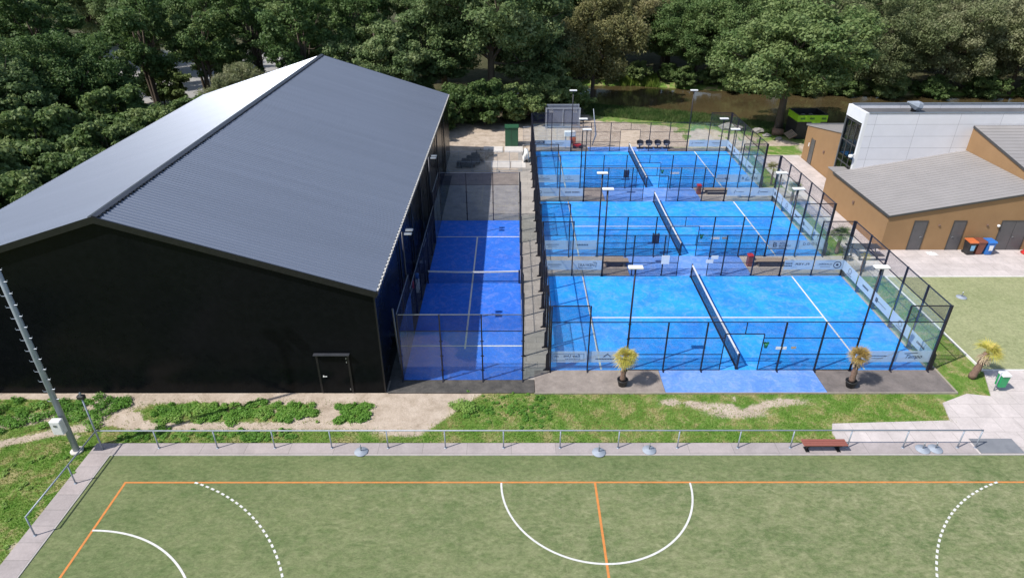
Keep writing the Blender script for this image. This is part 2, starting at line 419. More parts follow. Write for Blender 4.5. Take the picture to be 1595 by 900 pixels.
# ------------------------------------------------------------------ ground
def near_bank(x): return np.interp(x, [-60, 5, 9, 14, 20.6, 25, 31, 45, 90], [60, 58.5, 57.6, 55.6, 53.5, 50.6, 47.3, 46.5, 46])
def far_bank(x): return np.interp(x, [-60, 5, 10, 16.5, 25.7, 49, 90], [70, 70, 70.2, 70, 67, 64, 62])
def ground_z(x, y):
    nb = near_bank(x); fb = far_bank(x)
    inside = sstep(nb-1.2, nb+.8, y)*(1-sstep(fb-.6, fb+1.6, y))*sstep(-7, -3, x)
    bump = (fbm(x, y, .6, 3)-.5)*.10
    built = ((x > -33) & (x < 60) & (y > -45) & (y < 44)).astype(float)
    z = -.04+bump*np.where(built > 0, .25, 1.)-1.3*inside
    return z
def grass_mask(x, y):
    x = np.asarray(x, float); y = np.asarray(y, float)
    n = fbm(x, y, .45, 11); n2 = fbm(x, y, 1.4, 21); nn = n*.6+n2*.4
    g = np.zeros_like(x)
    # strip between hall / courts and the path
    strip = (y > -5.9) & (y < -1.9)
    lower = sstep(-4.55, -5.0, y)                                  # band along the rail
    sandhole = np.exp(-(((x+6.6)/2.2)**2+((y+3.9)/1.2)**2)*1.1)     # bare patch by the single court
    lw = lower*(1-.9*np.exp(-((x+6.5)/2.6)**2*1.4)*sstep(-5.5, -5.0, y))
    weeds = np.exp(-(((y+3.55)/.75)**4))*sstep(-21, -19.5, x)*(1-sstep(-9.6, -8.4, x))*sstep(.33, .5, nn+.12*np.sin(x*1.3))
    right = sstep(-5.2, -4.3, x-(y+3.5)*.9)*sstep(.30, .42, nn+.05)
    right = right*(1-.78*np.exp(-(((y+2.95+.25*np.sin(x*.9))/.42)**2))*sstep(5, 8, x+n2*3)*(1-sstep(12, 17, x+n*3))*sstep(.38, .56, n2+.06))
    right = right*(1-.8*np.exp(-(((y+3.6)/.5)**2))*np.exp(-((x-9)/1.8)**2))
    g = np.where(strip, np.maximum.reduce([lw, weeds, right]), g)
    left = sstep(-20.2, -20.9, x)
    lg = sstep(.40, .50, nn+.10*sstep(-3.5, -6, y)-.02)
    lg = lg*(1-.95*np.exp(-(((y+3.7-.28*(x+24))/.55)**2)))*(1-.9*np.exp(-(((y+5.2-.35*(x+24))/.35)**2)))
    g = np.where((x < -20.2) & (y < -2.6), lg, g)
    # sports-side lawns
    g = np.where((x > 20.2) & (x < 23.2) & (y > -2.6) & (y < 38), sstep(.30, .45, nn+.04), g)
    north = (y >= 37) & (y < near_bank(x)+2)
    bankg = sstep(-8.5, -5.5, y-near_bank(x)+nn*3)
    r2 = sstep(17, 20, x+n*4)*sstep(.50, .60, nn)*.8*sstep(39, 41, y)
    g = np.where(north, np.maximum(bankg*sstep(6, 9, x), r2), g)
    g = np.where((y > 35.7) & (y < 39.2) & (x > 22.5) & (x < 29), .9, g)
    g = np.where((y > 37.3) & (y < 39.1) & (x > 6.4) & (x < 20), .35+.3*nn, g)
    g = np.where((y >= near_bank(x)+2), .9, g)
    return np.clip(g, 0, 1)
def build_ground():
    xs = np.unique(np.concatenate([np.arange(-400, -110, 30), np.arange(-110, -34, 2.5), np.arange(-34, 25, .22), np.arange(25, 110, 2.), np.arange(110, 401, 30)]))
    ys = np.unique(np.concatenate([np.arange(-160, -34, 20), np.arange(-34, -13, 1.), np.arange(-13, -1.8, .2), np.arange(-1.8, 34, 2.), np.arange(34, 75, .8), np.arange(75, 140, 4), np.arange(140, 601, 40)]))
    X, Y = np.meshgrid(xs, ys); Z = ground_z(X, Y)
    nx, ny = len(xs), len(ys)
    idx = np.arange(nx*ny).reshape(ny, nx)
    F = np.stack([idx[:-1, :-1], idx[:-1, 1:], idx[1:, 1:], idx[1:, :-1]], -1).reshape(-1, 4)
    me = bpy.data.meshes.new('ground'); V = np.stack([X, Y, Z], -1).reshape(-1, 3)
    fastmesh(me, V, F)
    G = grass_mask(X, Y).ravel()
    forest = np.maximum(sstep(-33.2, -35, X), np.maximum(sstep(46.5, 49, Y)*sstep(7.5, 5, X), sstep(.8, 3., Y-far_bank(X)-1.5*np.exp(-((X-17)/3.)**2))))
    forest = np.where((X < -20) & (Y < -2), 0, forest).ravel()*.92
    grav = (sstep(56, 60, Y)*sstep(-26, -32, X)*(1-sstep(95, 100, Y))).ravel()
    bankv = (sstep(-7.5, -5, Y-near_bank(X))*sstep(6, 8, X)*(Y < 60)).ravel()*G
    for nm, arr in (('grass', G), ('bank', bankv), ('forest', forest*(1-grav)), ('gravel', grav)):
        a = me.attributes.new(nm, 'FLOAT', 'POINT'); a.data.foreach_set('value', arr.astype(np.float32))
    me.materials.append(MATS['ground']); me.shade_smooth()
    o = bpy.data.objects.new('ground', me); COL.objects.link(o); tag(o, kind='structure')
def fastmesh(me, V, F):
    V = np.asarray(V, np.float32); F = np.asarray(F, np.int32); k = F.shape[1]
    me.vertices.add(len(V)); me.vertices.foreach_set('co', V.ravel())
    me.loops.add(F.size); me.loops.foreach_set('vertex_index', F.ravel())
    me.polygons.add(len(F)); me.polygons.foreach_set('loop_start', np.arange(0, F.size, k, dtype=np.int32)); me.polygons.foreach_set('loop_total', np.full(len(F), k, np.int32))
    me.update(calc_edges=True); me.validate()
build_ground()
MB().add([(-6.5, 40, -.62), (160, 40, -.62), (160, 78, -.62), (-6.5, 78, -.62)], [(0, 1, 2, 3)]).build('canal_water', 'canal_water')
tag(COL.objects['canal_water'], kind='structure')

# ------------------------------------------------------------------ surfaces
FX0, FY1 = -19.92, -6.53
rect('sports_field', FX0, 60, -50, FY1, .02, 'field_turf')
# path along the top and left side of the field
MB().box(-20.95, 18.9, FY1+.06, -5.73, -.08, .035).box(-20.95, FX0-.06, -50, FY1+.06, -.08, .035).build('path', 'path_tiles')
tag(COL.objects['path'], kind='structure')
k_ = MB().box(FX0-.06, 60, FY1, FY1+.06, -.05, .05).box(FX0-.06, FX0, -50, FY1, -.05, .05); k_.build('field_kerb', 'grey_kerb'); tag(COL.objects['field_kerb'], kind='structure')
# field markings
def ring_strip(mb, cx, cy, r, a0, a1, w, z, n=64):
    vs = []; 
    for i in range(n+1):
        a = a0+(a1-a0)*i/n; c, s = math.cos(a), math.sin(a)
        vs += [(cx+(r-w/2)*c, cy+(r-w/2)*s, z), (cx+(r+w/2)*c, cy+(r+w/2)*s, z)]
    mb.add(vs, [(2*i, 2*i+1, 2*i+3, 2*i+2) for i in range(n)])
HX, HY = -18.42, -8.115
ol = MB(); z = .026
ol.add([(HX-.05, HY-.04, z), (60, HY-.04, z), (60, HY+.04, z), (HX-.05, HY+.04, z)], [(0, 1, 2, 3)])
ol.add([(HX-.04, -40, z), (HX+.055, -40, z), (HX+.055, HY-.04, z), (HX-.04, HY-.04, z)], [(0, 1, 2, 3)])
ol.add([(1.55-.04, -40, z), (1.55+.055, -40, z), (1.55+.055, HY-.04, z), (1.55-.04, HY-.04, z)], [(0, 1, 2, 3)])
tag(ol.build('orange_boundary_lines', 'orange_line'), kind='structure')
wl = MB(); z = .030
ring_strip(wl, 1.58, HY-.03, 4.0, math.pi, 2*math.pi, .08, z, 80)
ring_strip(wl, HX, HY-8.5, 6.0, 0, math.pi/2, .08, z)                 # goal area
for gx, dr in ((HX, 1), (HX+40, -1)):                                 # dashed nine metre lines
    for sgn in (1,):
        a = math.acos(2.96/9.0)
        n = 56
        for i in range(n):
            a0 = a-(i+.0)*(.30/9); a1 = a0-.17/9
            if a1 < 0: break
            if dr > 0: ring_strip(wl, gx, HY-8.5, 9.0, a0, a1, .085, z, 2)
            else: ring_strip(wl, gx, HY-8.5, 9.0, math.pi-a0, math.pi-a1, .085, z, 2)
tag(wl.build('white_pitch_markings', 'white_line'), kind='structure')

# aprons in front of the courts
rect('membrane_apron', -8.25, -.84, -2.08, -1.03, .02, 'membrane')
rect('concrete_apron', -.8, 5.78, -2.08, -.2, .02, 'worn_concrete')
rect('blue_apron', 5.8, 13.95, -2.1, -.2, .025, 'apron_turf')
rect('asphalt_apron', 13.97, 20.42, -2.08, -.2, .02, 'asphalt')
MB().box(-.84, 20.5, -2.16, -2.10, -.05, .05).box(20.44, 20.52, -2.10, .3, -.05, .05).build('apron_kerb', 'bench_concrete'); tag(COL.objects['apron_kerb'], kind='structure')
CY = [(-.2, 10.25), (13.25, 23.5), (26.75, 37.15)]
for i in (0, 1):
    a, b_ = CY[i][1], CY[i+1][0]
    rect('court_gap_paving', 0.02, 5.9, a, b_, .02, 'worn_concrete'); rect('court_gap_paving', 14.1, 22.1, a, b_, .02, 'concrete_tiles')
    rect('blue_gap_turf', 5.92, 14.08, a, b_, .027, 'apron_turf')
rect('blue_rear_turf', 5.9, 14.1, 37.15, 38.7, .027, 'apron_turf')
rect('rear_court_paving', 14.12, 20.4, 37.15, 38.3, .02, 'worn_concrete'); rect('rear_court_paving', 0, 5.88, 37.15, 38.7, .02, 'worn_concrete')
for a, b_ in CY:
    rect('court_turf', .02, 20.0, a, b_, .03, 'padel_turf')
    ln = MB(); z = .036
    for x in (2.75, 16.72): ln.add([(x-.05, a+.05, z), (x+.05, a+.05, z), (x+.05, b_-.05, z), (x-.05, b_-.05, z)], [(0, 1, 2, 3)])
    cy_ = (a+b_)/2; ln.add([(2.80, cy_-.05, z), (16.67, cy_-.05, z), (16.67, cy_+.05, z), (2.80, cy_+.05, z)], [(0, 1, 2, 3)])
    tag(ln.build('court_lines', 'white_line'), kind='structure')
# single court and its surround
rect('strip_paving', -1.42, 0.0, -1.0, 37.2, .015, 'concrete_tiles')
rect('hall_side_paving', -8.4, -7.62, -1.0, 30, .015, 'membrane')
rect('single_court_turf', -7.6, -1.44, -1.0, 19.55, .03, 'single_turf')
ln = MB(); z = .036
for y in (2.05, 16.48): ln.add([(-7.6, y-.05, z), (-1.45, y-.05, z), (-1.45, y+.05, z), (-7.6, y+.05, z)], [(0, 1, 2, 3)])
for (a, b_) in ((1.75, 2.0), (2.1, 16.43)): ln.add([(-4.65, a, z), (-4.55, a, z), (-4.55, b_, z), (-4.65, b_, z)], [(0, 1, 2, 3)])
tag(ln.build('court_lines', 'white_line'), kind='structure')
rect('rear_screed', -8.3, -1.0, 19.6, 31, .01, 'worn_concrete')
for (x0, x1, y0, y1) in ((-5.0, -3.0, 37.0, 38.9), (-2.8, -.9, 37.0, 38.9), (-4.1, -2.2, 32.2, 34.2), (-2.1, -.7, 32.2, 34.2)):
    rect('concrete_slab', x0, x1, y0, y1, .05, 'slab_concrete')
# plaza on the right
poly_sheet('plaza', [(12.95, FY1+.06), (60, FY1+.06), (60, -.30), (22.95, -.30), (22.0, -2.4), (20.9, -2.2), (19.3, -2.9), (18.9, -4.2), (13.2, -4.42), (12.95, -5.0)], .03, 'plaza_paving')
poly_sheet('plaza', [(22.1, 10.2), (60, 10.2), (60, 14.2), (24.5, 14.2), (24.5, 23), (26.9, 23), (26.9, 35.9), (22.4, 35.9), (22.1, 20)], .03, 'plaza_paving')
rect('small_turf', 23.0, 60, -.2, 10.05, .035, 'small_turf')
MB().box(22.88, 22.98, -.30, 10.15, -.05, .06).box(22.98, 60, -.30, -.20, -.05, .06).box(22.98, 60, 10.05, 10.15, -.05, .06).build('turf_kerb', 'white_kerb'); tag(COL.objects['turf_kerb'], kind='structure')
rect('floor_mat', 19.0, 20.95, -6.42, -5.48, .055, 'mat_grey', .02)

# ------------------------------------------------------------------ black sports hall
hall = empty('sports_hall', (-20.2, 17.2, 0), 'long black metal clad hall with ribbed grey gable roof', 'hall')
HX0, HX1, HY0, HY1, EZ, RX, RZ = -32.1, -8.35, -2.03, 36.5, 5.92, -20.1, 9.66
MB().prism([(HX0, -.1), (HX1, -.1), (HX1, EZ-.06), (RX, RZ-.1), (HX0, EZ-.06)], HY0, HY1).build('wall', 'black_cladding', hall)
def roof_slope(x_e, z_e, x_r, z_r, name):
    mb = MB(); y0, y1 = HY0-.12, HY1+.12; pit = .25; h = .033; prof = []
    y = y0
    while y < y1-pit+1e-6:
        prof += [(y, 0), (y+pit-.10, 0), (y+pit-.075, h), (y+pit-.025, h)]; y += pit
    prof.append((y1, 0))
    L = Vector((x_r-x_e, 0, z_r-z_e)).normalized(); nrm = Vector((-L.z, 0, L.x)); 
    if nrm.z < 0: nrm = -nrm
    vs = []
    for (yy, hh) in prof:
        vs += [(x_e+nrm.x*hh, yy, z_e+nrm.z*hh), (x_r+nrm.x*hh, yy, z_r+nrm.z*hh)]
    n = len(prof)
    vs += [(x_e, y0, z_e-.05), (x_r, y0, z_r-.05), (x_e, y1, z_e-.05), (x_r, y1, z_r-.05)]
    fs = [(2*i, 2*i+1, 2*i+3, 2*i+2) for i in range(n-1)]+[(2*n, 2*n+1, 2*n+3, 2*n+2)]
    mb.add(vs, fs); o = mb.build(name, 'roof_steel', hall); return o
roof_slope(-8.22, EZ+.02, RX, RZ, 'roof_slope'); roof_slope(-32.25, EZ+.02, RX, RZ, 'roof_slope')
MB().prism([(RX-.20, RZ-.0), (RX, RZ+.06), (RX+.20, RZ-.0), (RX+.20, RZ+.03), (RX, RZ+.09), (RX-.20, RZ+.03)], HY0-.14, HY1+.14).build('ridge_cap', 'ridge_cap', hall)
def castle(y0, y1, pitch, duty, zb, zl, zh, xa, xb, name, mat):
    top = []; y = y0
    while y < y1: top += [(y, zl), (y, zh), (y+duty, zh), (y+duty, zl)]; y += pitch
    vs = [(x, q, z_) for x in (xa, xb) for q, z_ in top]+[(x, q, zb) for x in (xa, xb) for q, z_ in top]; n = len(top); mb = MB(); mb.v = vs
    for i in range(n-1):
        mb.f += [(i, i+1, n+i+1, n+i), (i, 2*n+i, 2*n+i+1, i+1), (n+i, n+i+1, 3*n+i+1, 3*n+i), (2*n+i, 3*n+i, 3*n+i+1, 2*n+i+1)]
    mb.build(name, mat, hall)
castle(HY0, HY1, .333, .17, RZ-.10, RZ-.06, RZ+.02, RX+.20, RX+.24, 'ridge_filler', 'black_plastic')
# verge trims on the front gable, eave gutter and pale profile fillers
for (xa, xb) in ((-8.2, RX), (-32.27, RX)):
    MB().prism([(xa, EZ-.28), (xb, RZ-.26), (xb, RZ+.05), (xa, EZ+.03)], HY0-.20, HY0-.125).build('verge_trim', 'black_metal', hall)
    MB().prism([(xa, EZ-.28), (xb, RZ-.26), (xb, RZ+.05), (xa, EZ+.03)], HY1+.125, HY1+.20).build('verge_trim', 'black_metal', hall)
MB().box(-8.21, -8.12, HY0-.2, HY1+.2, EZ-.16, EZ-.02).build('gutter', 'black_metal', hall)
MB().box(-32.4, -32.26, HY0-.2, HY1+.2, EZ-.16, EZ-.02).build('gutter', 'black_metal', hall)
castle(HY0, HY1, .4, .19, EZ-.019, EZ-.016, EZ+.045, -8.21, -8.135, 'eave_filler', 'filler_strip')
for y in (4.6, 9.5, 14.0, 18.4, 24.8, 30.5):
    MB().tube([(-8.16, y, EZ-.1), (-8.26, y, EZ-.4), (-8.26, y, .1), (-8.2, y, .02)], .05, 8).build('downpipe', 'black_metal', hall, True)
MB().box(HX1-.06, HX1+.012, HY0-.012, HY0+.06, 0, EZ-.1).build('corner_trim', 'black_metal', hall)
dr = MB().box(-11.5, -10.06, HY0-.035, HY0-.005, .02, 2.3).build('door', 'black_cladding', hall)
MB().box(-11.6, -11.5, HY0-.045, HY0-.003, .02, 2.36).box(-10.06, -9.96, HY0-.045, HY0-.003, .02, 2.36).build('door_frame', 'black_metal', dr)
MB().box(-11.37, -11.33, HY0-.09, HY0-.036, 1.02, 1.10).box(-11.37, -11.17, HY0-.10, HY0-.075, 1.05, 1.085).build('handle', 'white_plastic', dr)
MB().box(-10.13, -10.09, HY0-.06, HY0-.036, 2.08, 2.18).box(-10.13, -10.09, HY0-.06, HY0-.036, 1.86, 1.96).box(-10.13, -10.09, HY0-.06, HY0-.036, .2, .3).build('hinge', 'gray_steel', dr)
MB().box(-11.66, -9.9, HY0-.20, HY0-.004, 2.385, 2.42).build('door_canopy', 'ridge_cap', hall)

# ------------------------------------------------------------------ padel courts
def sidepost(mb, x, y, h, out):
    """post deeper than wide with a foot widening outwards (out = unit vector)"""
    w_ = .034
    ox, oy = out
    if ox:   # side wall post, deep in x
        s = ox; mb.prism([(x, 0), (x+s*.32, 0), (x+s*.32, .05), (x+s*.20, .12), (x+s*.19, 1.0), (x+s*.10, 1.15), (x+s*.10, h), (x, h)], y-w_, y+w_, 'y')
    else:
        s = oy; mb.prism([(y, 0), (y+s*.24, 0), (y+s*.24, .04), (y+s*.09, .10), (y+s*.08, h), (y, h)], x-w_, x+w_, 'x')
BAN = {  # (court, wall, x start): content   wall f = front (camera side), r = rear
 (0,'f',0): ('Easy Unit', 'in', 1), (0,'f',2): ('hill', 'in', 1), (0,'f',16): ('dashes', 'in', 0), (0,'f',18): ('Tempo', 'out', 2),
 (0,'r',0): ('dashes', 'out', 0), (0,'r',2): ('RAYKEN', 'out', 1), (0,'r',16): ('FLYER', 'in', 1), (0,'r',18): ('wheel', 'in', 1),
 (1,'f',0): ('dashes', 'out', 0), (1,'f',2): ('boxes', 'out', 0), (1,'f',16): ('INTO BUSINESS', 'out', 1), (1,'f',18): ('DOOL', 'out', 1),
 (1,'r',0): ('initial', 'out', 0), (1,'r',2): ('script', 'out', 0), (1,'r',16): ('swash', 'out', 0), (1,'r',18): ('swash', 'out', 0),
 (2,'f',0): ('twolines', 'out', 0), (2,'f',2): ('ring', 'out', 0), (2,'f',16): ('diamond', 'out', 0), (2,'f',18): ('BASIS', 'out', 1),
 (2,'r',0): ('darksign', 'out', 1), (2,'r',2): ('dashes', 'out', 0), (2,'r',16): ('VINCENT', 'out', 0), (2,'r',18): ('dashes', 'out', 0)}
def marks(kind, ban, cx, y, zc, face):
    """lettering and emblems standing on a banner; face: rotz of the reader's side"""
    yy = y-.012
    sgn = 1 if face == 0 else -1
    T = lambda s, size, dx=0, dz=0, **k: lettering(s, size, (cx+sgn*dx, yy, zc+dz), face, ban, **k)
    def bars(rows, name='small_print'):
        mb = MB()
        for (dx, dz, n, w_, h_) in rows:
            for i in range(n):
                a = cx+sgn*(dx+i*w_*1.5); mb.box(min(a, a+sgn*w_), max(a, a+sgn*w_), yy-.002, yy+.002, zc+dz-h_/2, zc+dz+h_/2)
        mb.build(name, 'banner_ink', ban)
    def ringm(dx, dz, r, w_, n=28, half=None):
        mb = MB(); vs = []
        for i in range(n+1):
            a = 2*math.pi*i/n if half is None else half[0]+(half[1]-half[0])*i/n
            for q in (r-w_, r): vs += [(cx+sgn*dx+q*math.cos(a), yy-.002, zc+dz+q*math.sin(a)), (cx+sgn*dx+q*math.cos(a), yy+.002, zc+dz+q*math.sin(a))]
        mb.add(vs, [f for i in range(n) for f in ((4*i, 4*i+2, 4*i+6, 4*i+4), (4*i+1, 4*i+5, 4*i+7, 4*i+3))]); mb.build('emblem', 'banner_ink', ban)
    def stroke(pts, w_=.025):
        mb = MB(); mb.tube([(cx+sgn*a, yy, zc+b) for a, b in pts], w_/2, 4); mb.build('emblem', 'banner_ink', ban)
    if kind == 'Easy Unit': T('Easy Unit', .23, -.15, .06, width=.85, shear=.1); bars([(-.6, -.12, 9, .06, .035), (.55, .03, 3, .05, .06)]); stroke([(-.78, .2), (.82, .2), (.82, -.22), (-.78, -.22), (-.78, .2)], .015)
    elif kind == 'hill': stroke([(-.2, .0), (0, .2), (.06, .12), (.2, .0)], .035); bars([(-.7, -.13, 16, .055, .06)])
    elif kind == 'Tempo': T('Tempo', .34, 0, 0, width=.85, shear=.45); stroke([(-.5, .20), (.18, .24)], .03)
    elif kind == 'RAYKEN': T('RAYKEN', .27, 0, -.01, width=.92); bars([(-.45, -.22, 10, .055, .035)]); stroke([(-.56, .12), (-.56, -.22), (-.38, -.22)], .03); stroke([(.36, .2), (.58, .2), (.56, -.15)], .03)
    elif kind == 'FLYER': T('FLYER', .22, -.22, .05, width=.95); bars([(.45, .1, 4, .08, .07), (.45, -.08, 5, .07, .07)])
    elif kind == 'wheel': ringm(-.55, 0, .26, .05); ringm(-.55, 0, .09, .085, 12); T('SUNDEX', .17, .25, .04, width=.85); bars([(-.1, -.14, 9, .05, .03)])
    elif kind == 'INTO BUSINESS': T('INTO', .2, .0, .11, width=.38); T('BUSINESS', .2, .2, -.08, width=.8); T('B', .5, -.52, 0, width=.26); bars([(-.2, -.22, 5, .05, .03)])
    elif kind == 'DOOL': T('D O O L', .27, -.05, .06, width=1.0)
    elif kind == 'BASIS': T('B', .32, -.62, 0, width=.2); T('SIS', .32, .36, 0, width=.62, shear=.1); stroke([(-.4, -.1), (-.22, .13), (-.04, -.1), (-.4, -.1)], .035); bars([(-.42, -.2, 1, .4, .02)])
    elif kind == 'VINCENT': T('VINCENT', .16, .12, .03, width=1.0); ringm(-.65, .03, .1, .03, 12, (-2.2, 1.6))
    elif kind == 'darksign':
        MB().box(cx-.92, cx+.30, yy-.006, yy+.002, zc+.0, zc+.3).build('dark_plate', 'banner_ink', ban)
        o = lettering('AUNTON', .2, (cx-.33, yy-.012, zc+.15), 0, ban, mat='white_plastic', width=.95)
    elif kind == 'dashes': bars([(-.6, .05, 12, .05, .05), (-.45, -.1, 9, .045, .03)])
    elif kind == 'boxes': bars([(-.4, .02, 7, .075, .12)])
    elif kind == 'initial': ringm(-.62, .03, .12, .03, 16); stroke([(-.74, -.2), (-.74, .18)], .03); bars([(-.35, -.02, 12, .055, .045)])
    elif kind == 'script': bars([(-.55, .0, 5, .07, .1), (.05, 0, 6, .07, .1)])
    elif kind == 'swash': stroke([(-.35, -.12), (-.28, .15), (-.22, .12)], .03); bars([(-.2, 0, 9, .05, .05)])
    elif kind == 'twolines': bars([(-.75, .0, 12, .06, .05), (-.75, -.14, 18, .05, .035)]); stroke([(-.6, .08), (-.4, .2), (-.2, .08), (.1, .2), (.3, .08)], .015)
    elif kind == 'ring': ringm(0, .1, .13, .02, 20); bars([(-.35, -.1, 10, .055, .05)])
    elif kind == 'diamond': stroke([(-.2, 0), (0, .18), (.2, 0), (0, -.18), (-.2, 0)], .03); ringm(0, 0, .06, .03, 10)
def banner(parent, x0, x1, y, kind, side, bold):
    b = MB().box(x0+.05, x1-.05, y-.006, y+.006, .54, 1.24).build('banner', 'banner_film', parent)
    marks(kind, b, (x0+x1)/2, y, .89, 0 if side == 'out' else math.pi)
LBL = ['nearest of the three wide blue padel court cages, beside the potted palms', 'middle one of the three wide blue padel court cages', 'farthest of the three wide blue padel court cages']
LPX = (4.02, 15.9)
for ci, (a, b_) in enumerate(CY):
    cage = empty('padel_cage', (10, (a+b_)/2, 0), LBL[ci], 'court cage', 'glass and mesh cages round the padel courts')
    for wall, y, s in (('f', a, -1), ('r', b_, 1)):
        for x in (0.04, 2, 6, 8, 12, 14, 18, 19.96):
            h = 4.0 if x in (.04, 2, 18, 19.96) else 3.0
            mb = MB(); sidepost(mb, x, y, h, (0, s)); mb.build('post', 'post_paint', cage)
        for x in (9, 11): MB().box(x-.022, x+.022, y-.022, y+.022, 0, 2.28).build('gate_post', 'post_paint', cage)
        MB().box(9.98, 10.02, y-.02, y+.02, 2.3, 2.98).build('gate_post', 'post_paint', cage)
        MB().box(9, 11, y-.02, y+.02, 2.28, 2.32).build('gate_header', 'post_paint', cage)
        MB().box(.04, 19.96, y-.02, y+.02, 3.0, 3.04).build('top_rail', 'post_paint', cage)
        for x0, x1 in ((.085, 1.955), (18.045, 19.915)): MB().box(x0, x1, y-.022, y+.022, 3.95, 4.0).build('top_rail', 'post_paint', cage)
        for x0, x1 in ((4.06, 8.978), (11.022, 15.84)):
            for z in (.03, 1.02, 2.04): MB().box(x0, x1, y-.018, y+.018, z, z+.028).build('mid_rail', 'post_paint', cage)
            MB().box(x0, x1, y-.003+s*.02, y+.003+s*.02, .07, 2.98).build('wire_panel', 'wire_mesh', cage)
        MB().box(8.98, 11.02, y-.003+s*.02, y+.003+s*.02, 2.33, 2.98).build('wire_panel', 'wire_mesh', cage)
        for x0, x1 in ((.09, 1.95), (2.05, 3.95), (16.0, 17.95), (18.05, 19.91)):
            MB().box(x0, x1, y-.006-s*.02, y+.006-s*.02, .03, 2.97).build('glass_panel', 'court_glass', cage)
            if x1 < 2 or x0 > 18: MB().box(x0, x1, y-.003, y+.003, 3.06, 3.94).build('wire_panel', 'wire_mesh', cage)
        for xs_ in (0, 2, 16, 18):
            kind, side, bold = BAN[(ci, wall, xs_)]
            banner(cage, xs_, xs_+2, y-.045 if wall == 'r' else y-.004, kind, side, bold)
    n = 5; st = (b_-a)/n
    for x, s in ((0.0, -1), (20.0, 1)):
        for i in range(1, n):
            mb = MB(); sidepost(mb, x, a+i*st, 4.0, (s, 0)); mb.build('post', 'post_paint', cage)
        for q in (a, b_):
            mb = MB(); sidepost(mb, x+s*.005, q, 4.0, (s, 0)); mb.build('corner_brace', 'post_paint', cage)
        MB().box(x-.022+s*.03, x+.022+s*.03, a+.05, b_-.05, 3.95, 4.0).build('top_rail', 'post_paint', cage)
        MB().box(x-.022+s*.03, x+.022+s*.03, a+.05, b_-.05, 3.0, 3.05).build('top_rail', 'post_paint', cage)
        MB().box(x-.003+s*.03, x+.003+s*.03, a+.05, b_-.05, 3.06, 3.94).build('wire_panel', 'wire_mesh', cage)
        for i in range(n):
            y0, y1 = a+i*st+.05, a+(i+1)*st-.05
            g_ = MB().box(x-.006-s*.02, x+.006-s*.02, y0, y1, .03, 2.97).build('glass_panel', 'court_glass', cage)
            bn = MB().box(x-.006-s*.045, x+.006-s*.045, y0+.02, y1-.02, .54, 1.24).build('banner', 'banner_film', cage)
            xx = x-s*.06; mb = MB()
            yc = (y0+y1)/2
            if (i+ci) % 3 == 0:
                for q in range(7): mb.box(xx-.002, xx+.002, yc-.4+q*.11, yc-.33+q*.11, .84, .96)
            elif (i+ci) % 3 == 1:
                mb.tube([(xx, yc+.17*math.cos(u), .92+.17*math.sin(u)) for u in np.linspace(0, 6.28, 17)], .015, 4)
                for q in range(9): mb.box(xx-.002, xx+.002, yc-.3+q*.07, yc-.26+q*.07, .62, .67)
            else:
                for q in range(12): mb.box(xx-.002, xx+.002, yc-.5+q*.085, yc-.45+q*.085, .86, .90)
                for q in range(3): mb.box(xx-.002, xx+.002, yc+.5+q*.09, yc+.56+q*.09, .74, 1.02)
            mb.build('emblem', 'banner_ink', bn)
    # net
    nt_ = empty('court_net', (9.95, (a+b_)/2, 0), ['net across the nearest wide padel court, nearest the potted palms', 'net across the middle wide padel court', 'net across the farthest wide padel court'][ci], 'net', 'nets across the padel courts')
    for y in (a+.12, b_-.12):
        mb = MB().box(9.91, 9.99, y-.05, y+.05, 0, .98); mb.box(9.86, 10.04, y-.09, y+.09, .03, .05); mb.build('net_post', 'post_paint', nt_)
    mb = MB(); N = 14; vs = []
    for i in range(N+1):
        y = a+.18+(b_-a-.36)*i/N; sag = .05*math.sin(math.pi*i/N); vs += [(9.947, y, .05), (9.947, y, .86-sag), (9.953, y, .05), (9.953, y, .86-sag)]
    mb.add(vs, [f for i in range(N) for f in ((4*i, 4*i+4, 4*i+5, 4*i+1), (4*i+2, 4*i+3, 4*i+7, 4*i+6))]); mb.build('net_mesh', 'net_cord', nt_)
    mb = MB(); vs = []
    for i in range(N+1):
        y = a+.18+(b_-a-.36)*i/N; sag = .05*math.sin(math.pi*i/N); vs += [(9.915, y, .86-sag), (9.915, y, .945-sag), (9.985, y, .86-sag), (9.985, y, .945-sag)]
    mb.add(vs, [f for i in range(N) for f in ((4*i, 4*i+4, 4*i+5, 4*i+1), (4*i+2, 4*i+3, 4*i+7, 4*i+6), (4*i+1, 4*i+5, 4*i+7, 4*i+3), (4*i, 4*i+2, 4*i+6, 4*i+4))]+[(0, 1, 3, 2), (4*N, 4*N+2, 4*N+3, 4*N+1)]); mb.build('net_tape', 'white_line', nt_)
    MB().box(9.9, 10.0, a+.18, b_-.18, .03, .05).build('net_bottom_cord', 'post_paint', nt_)

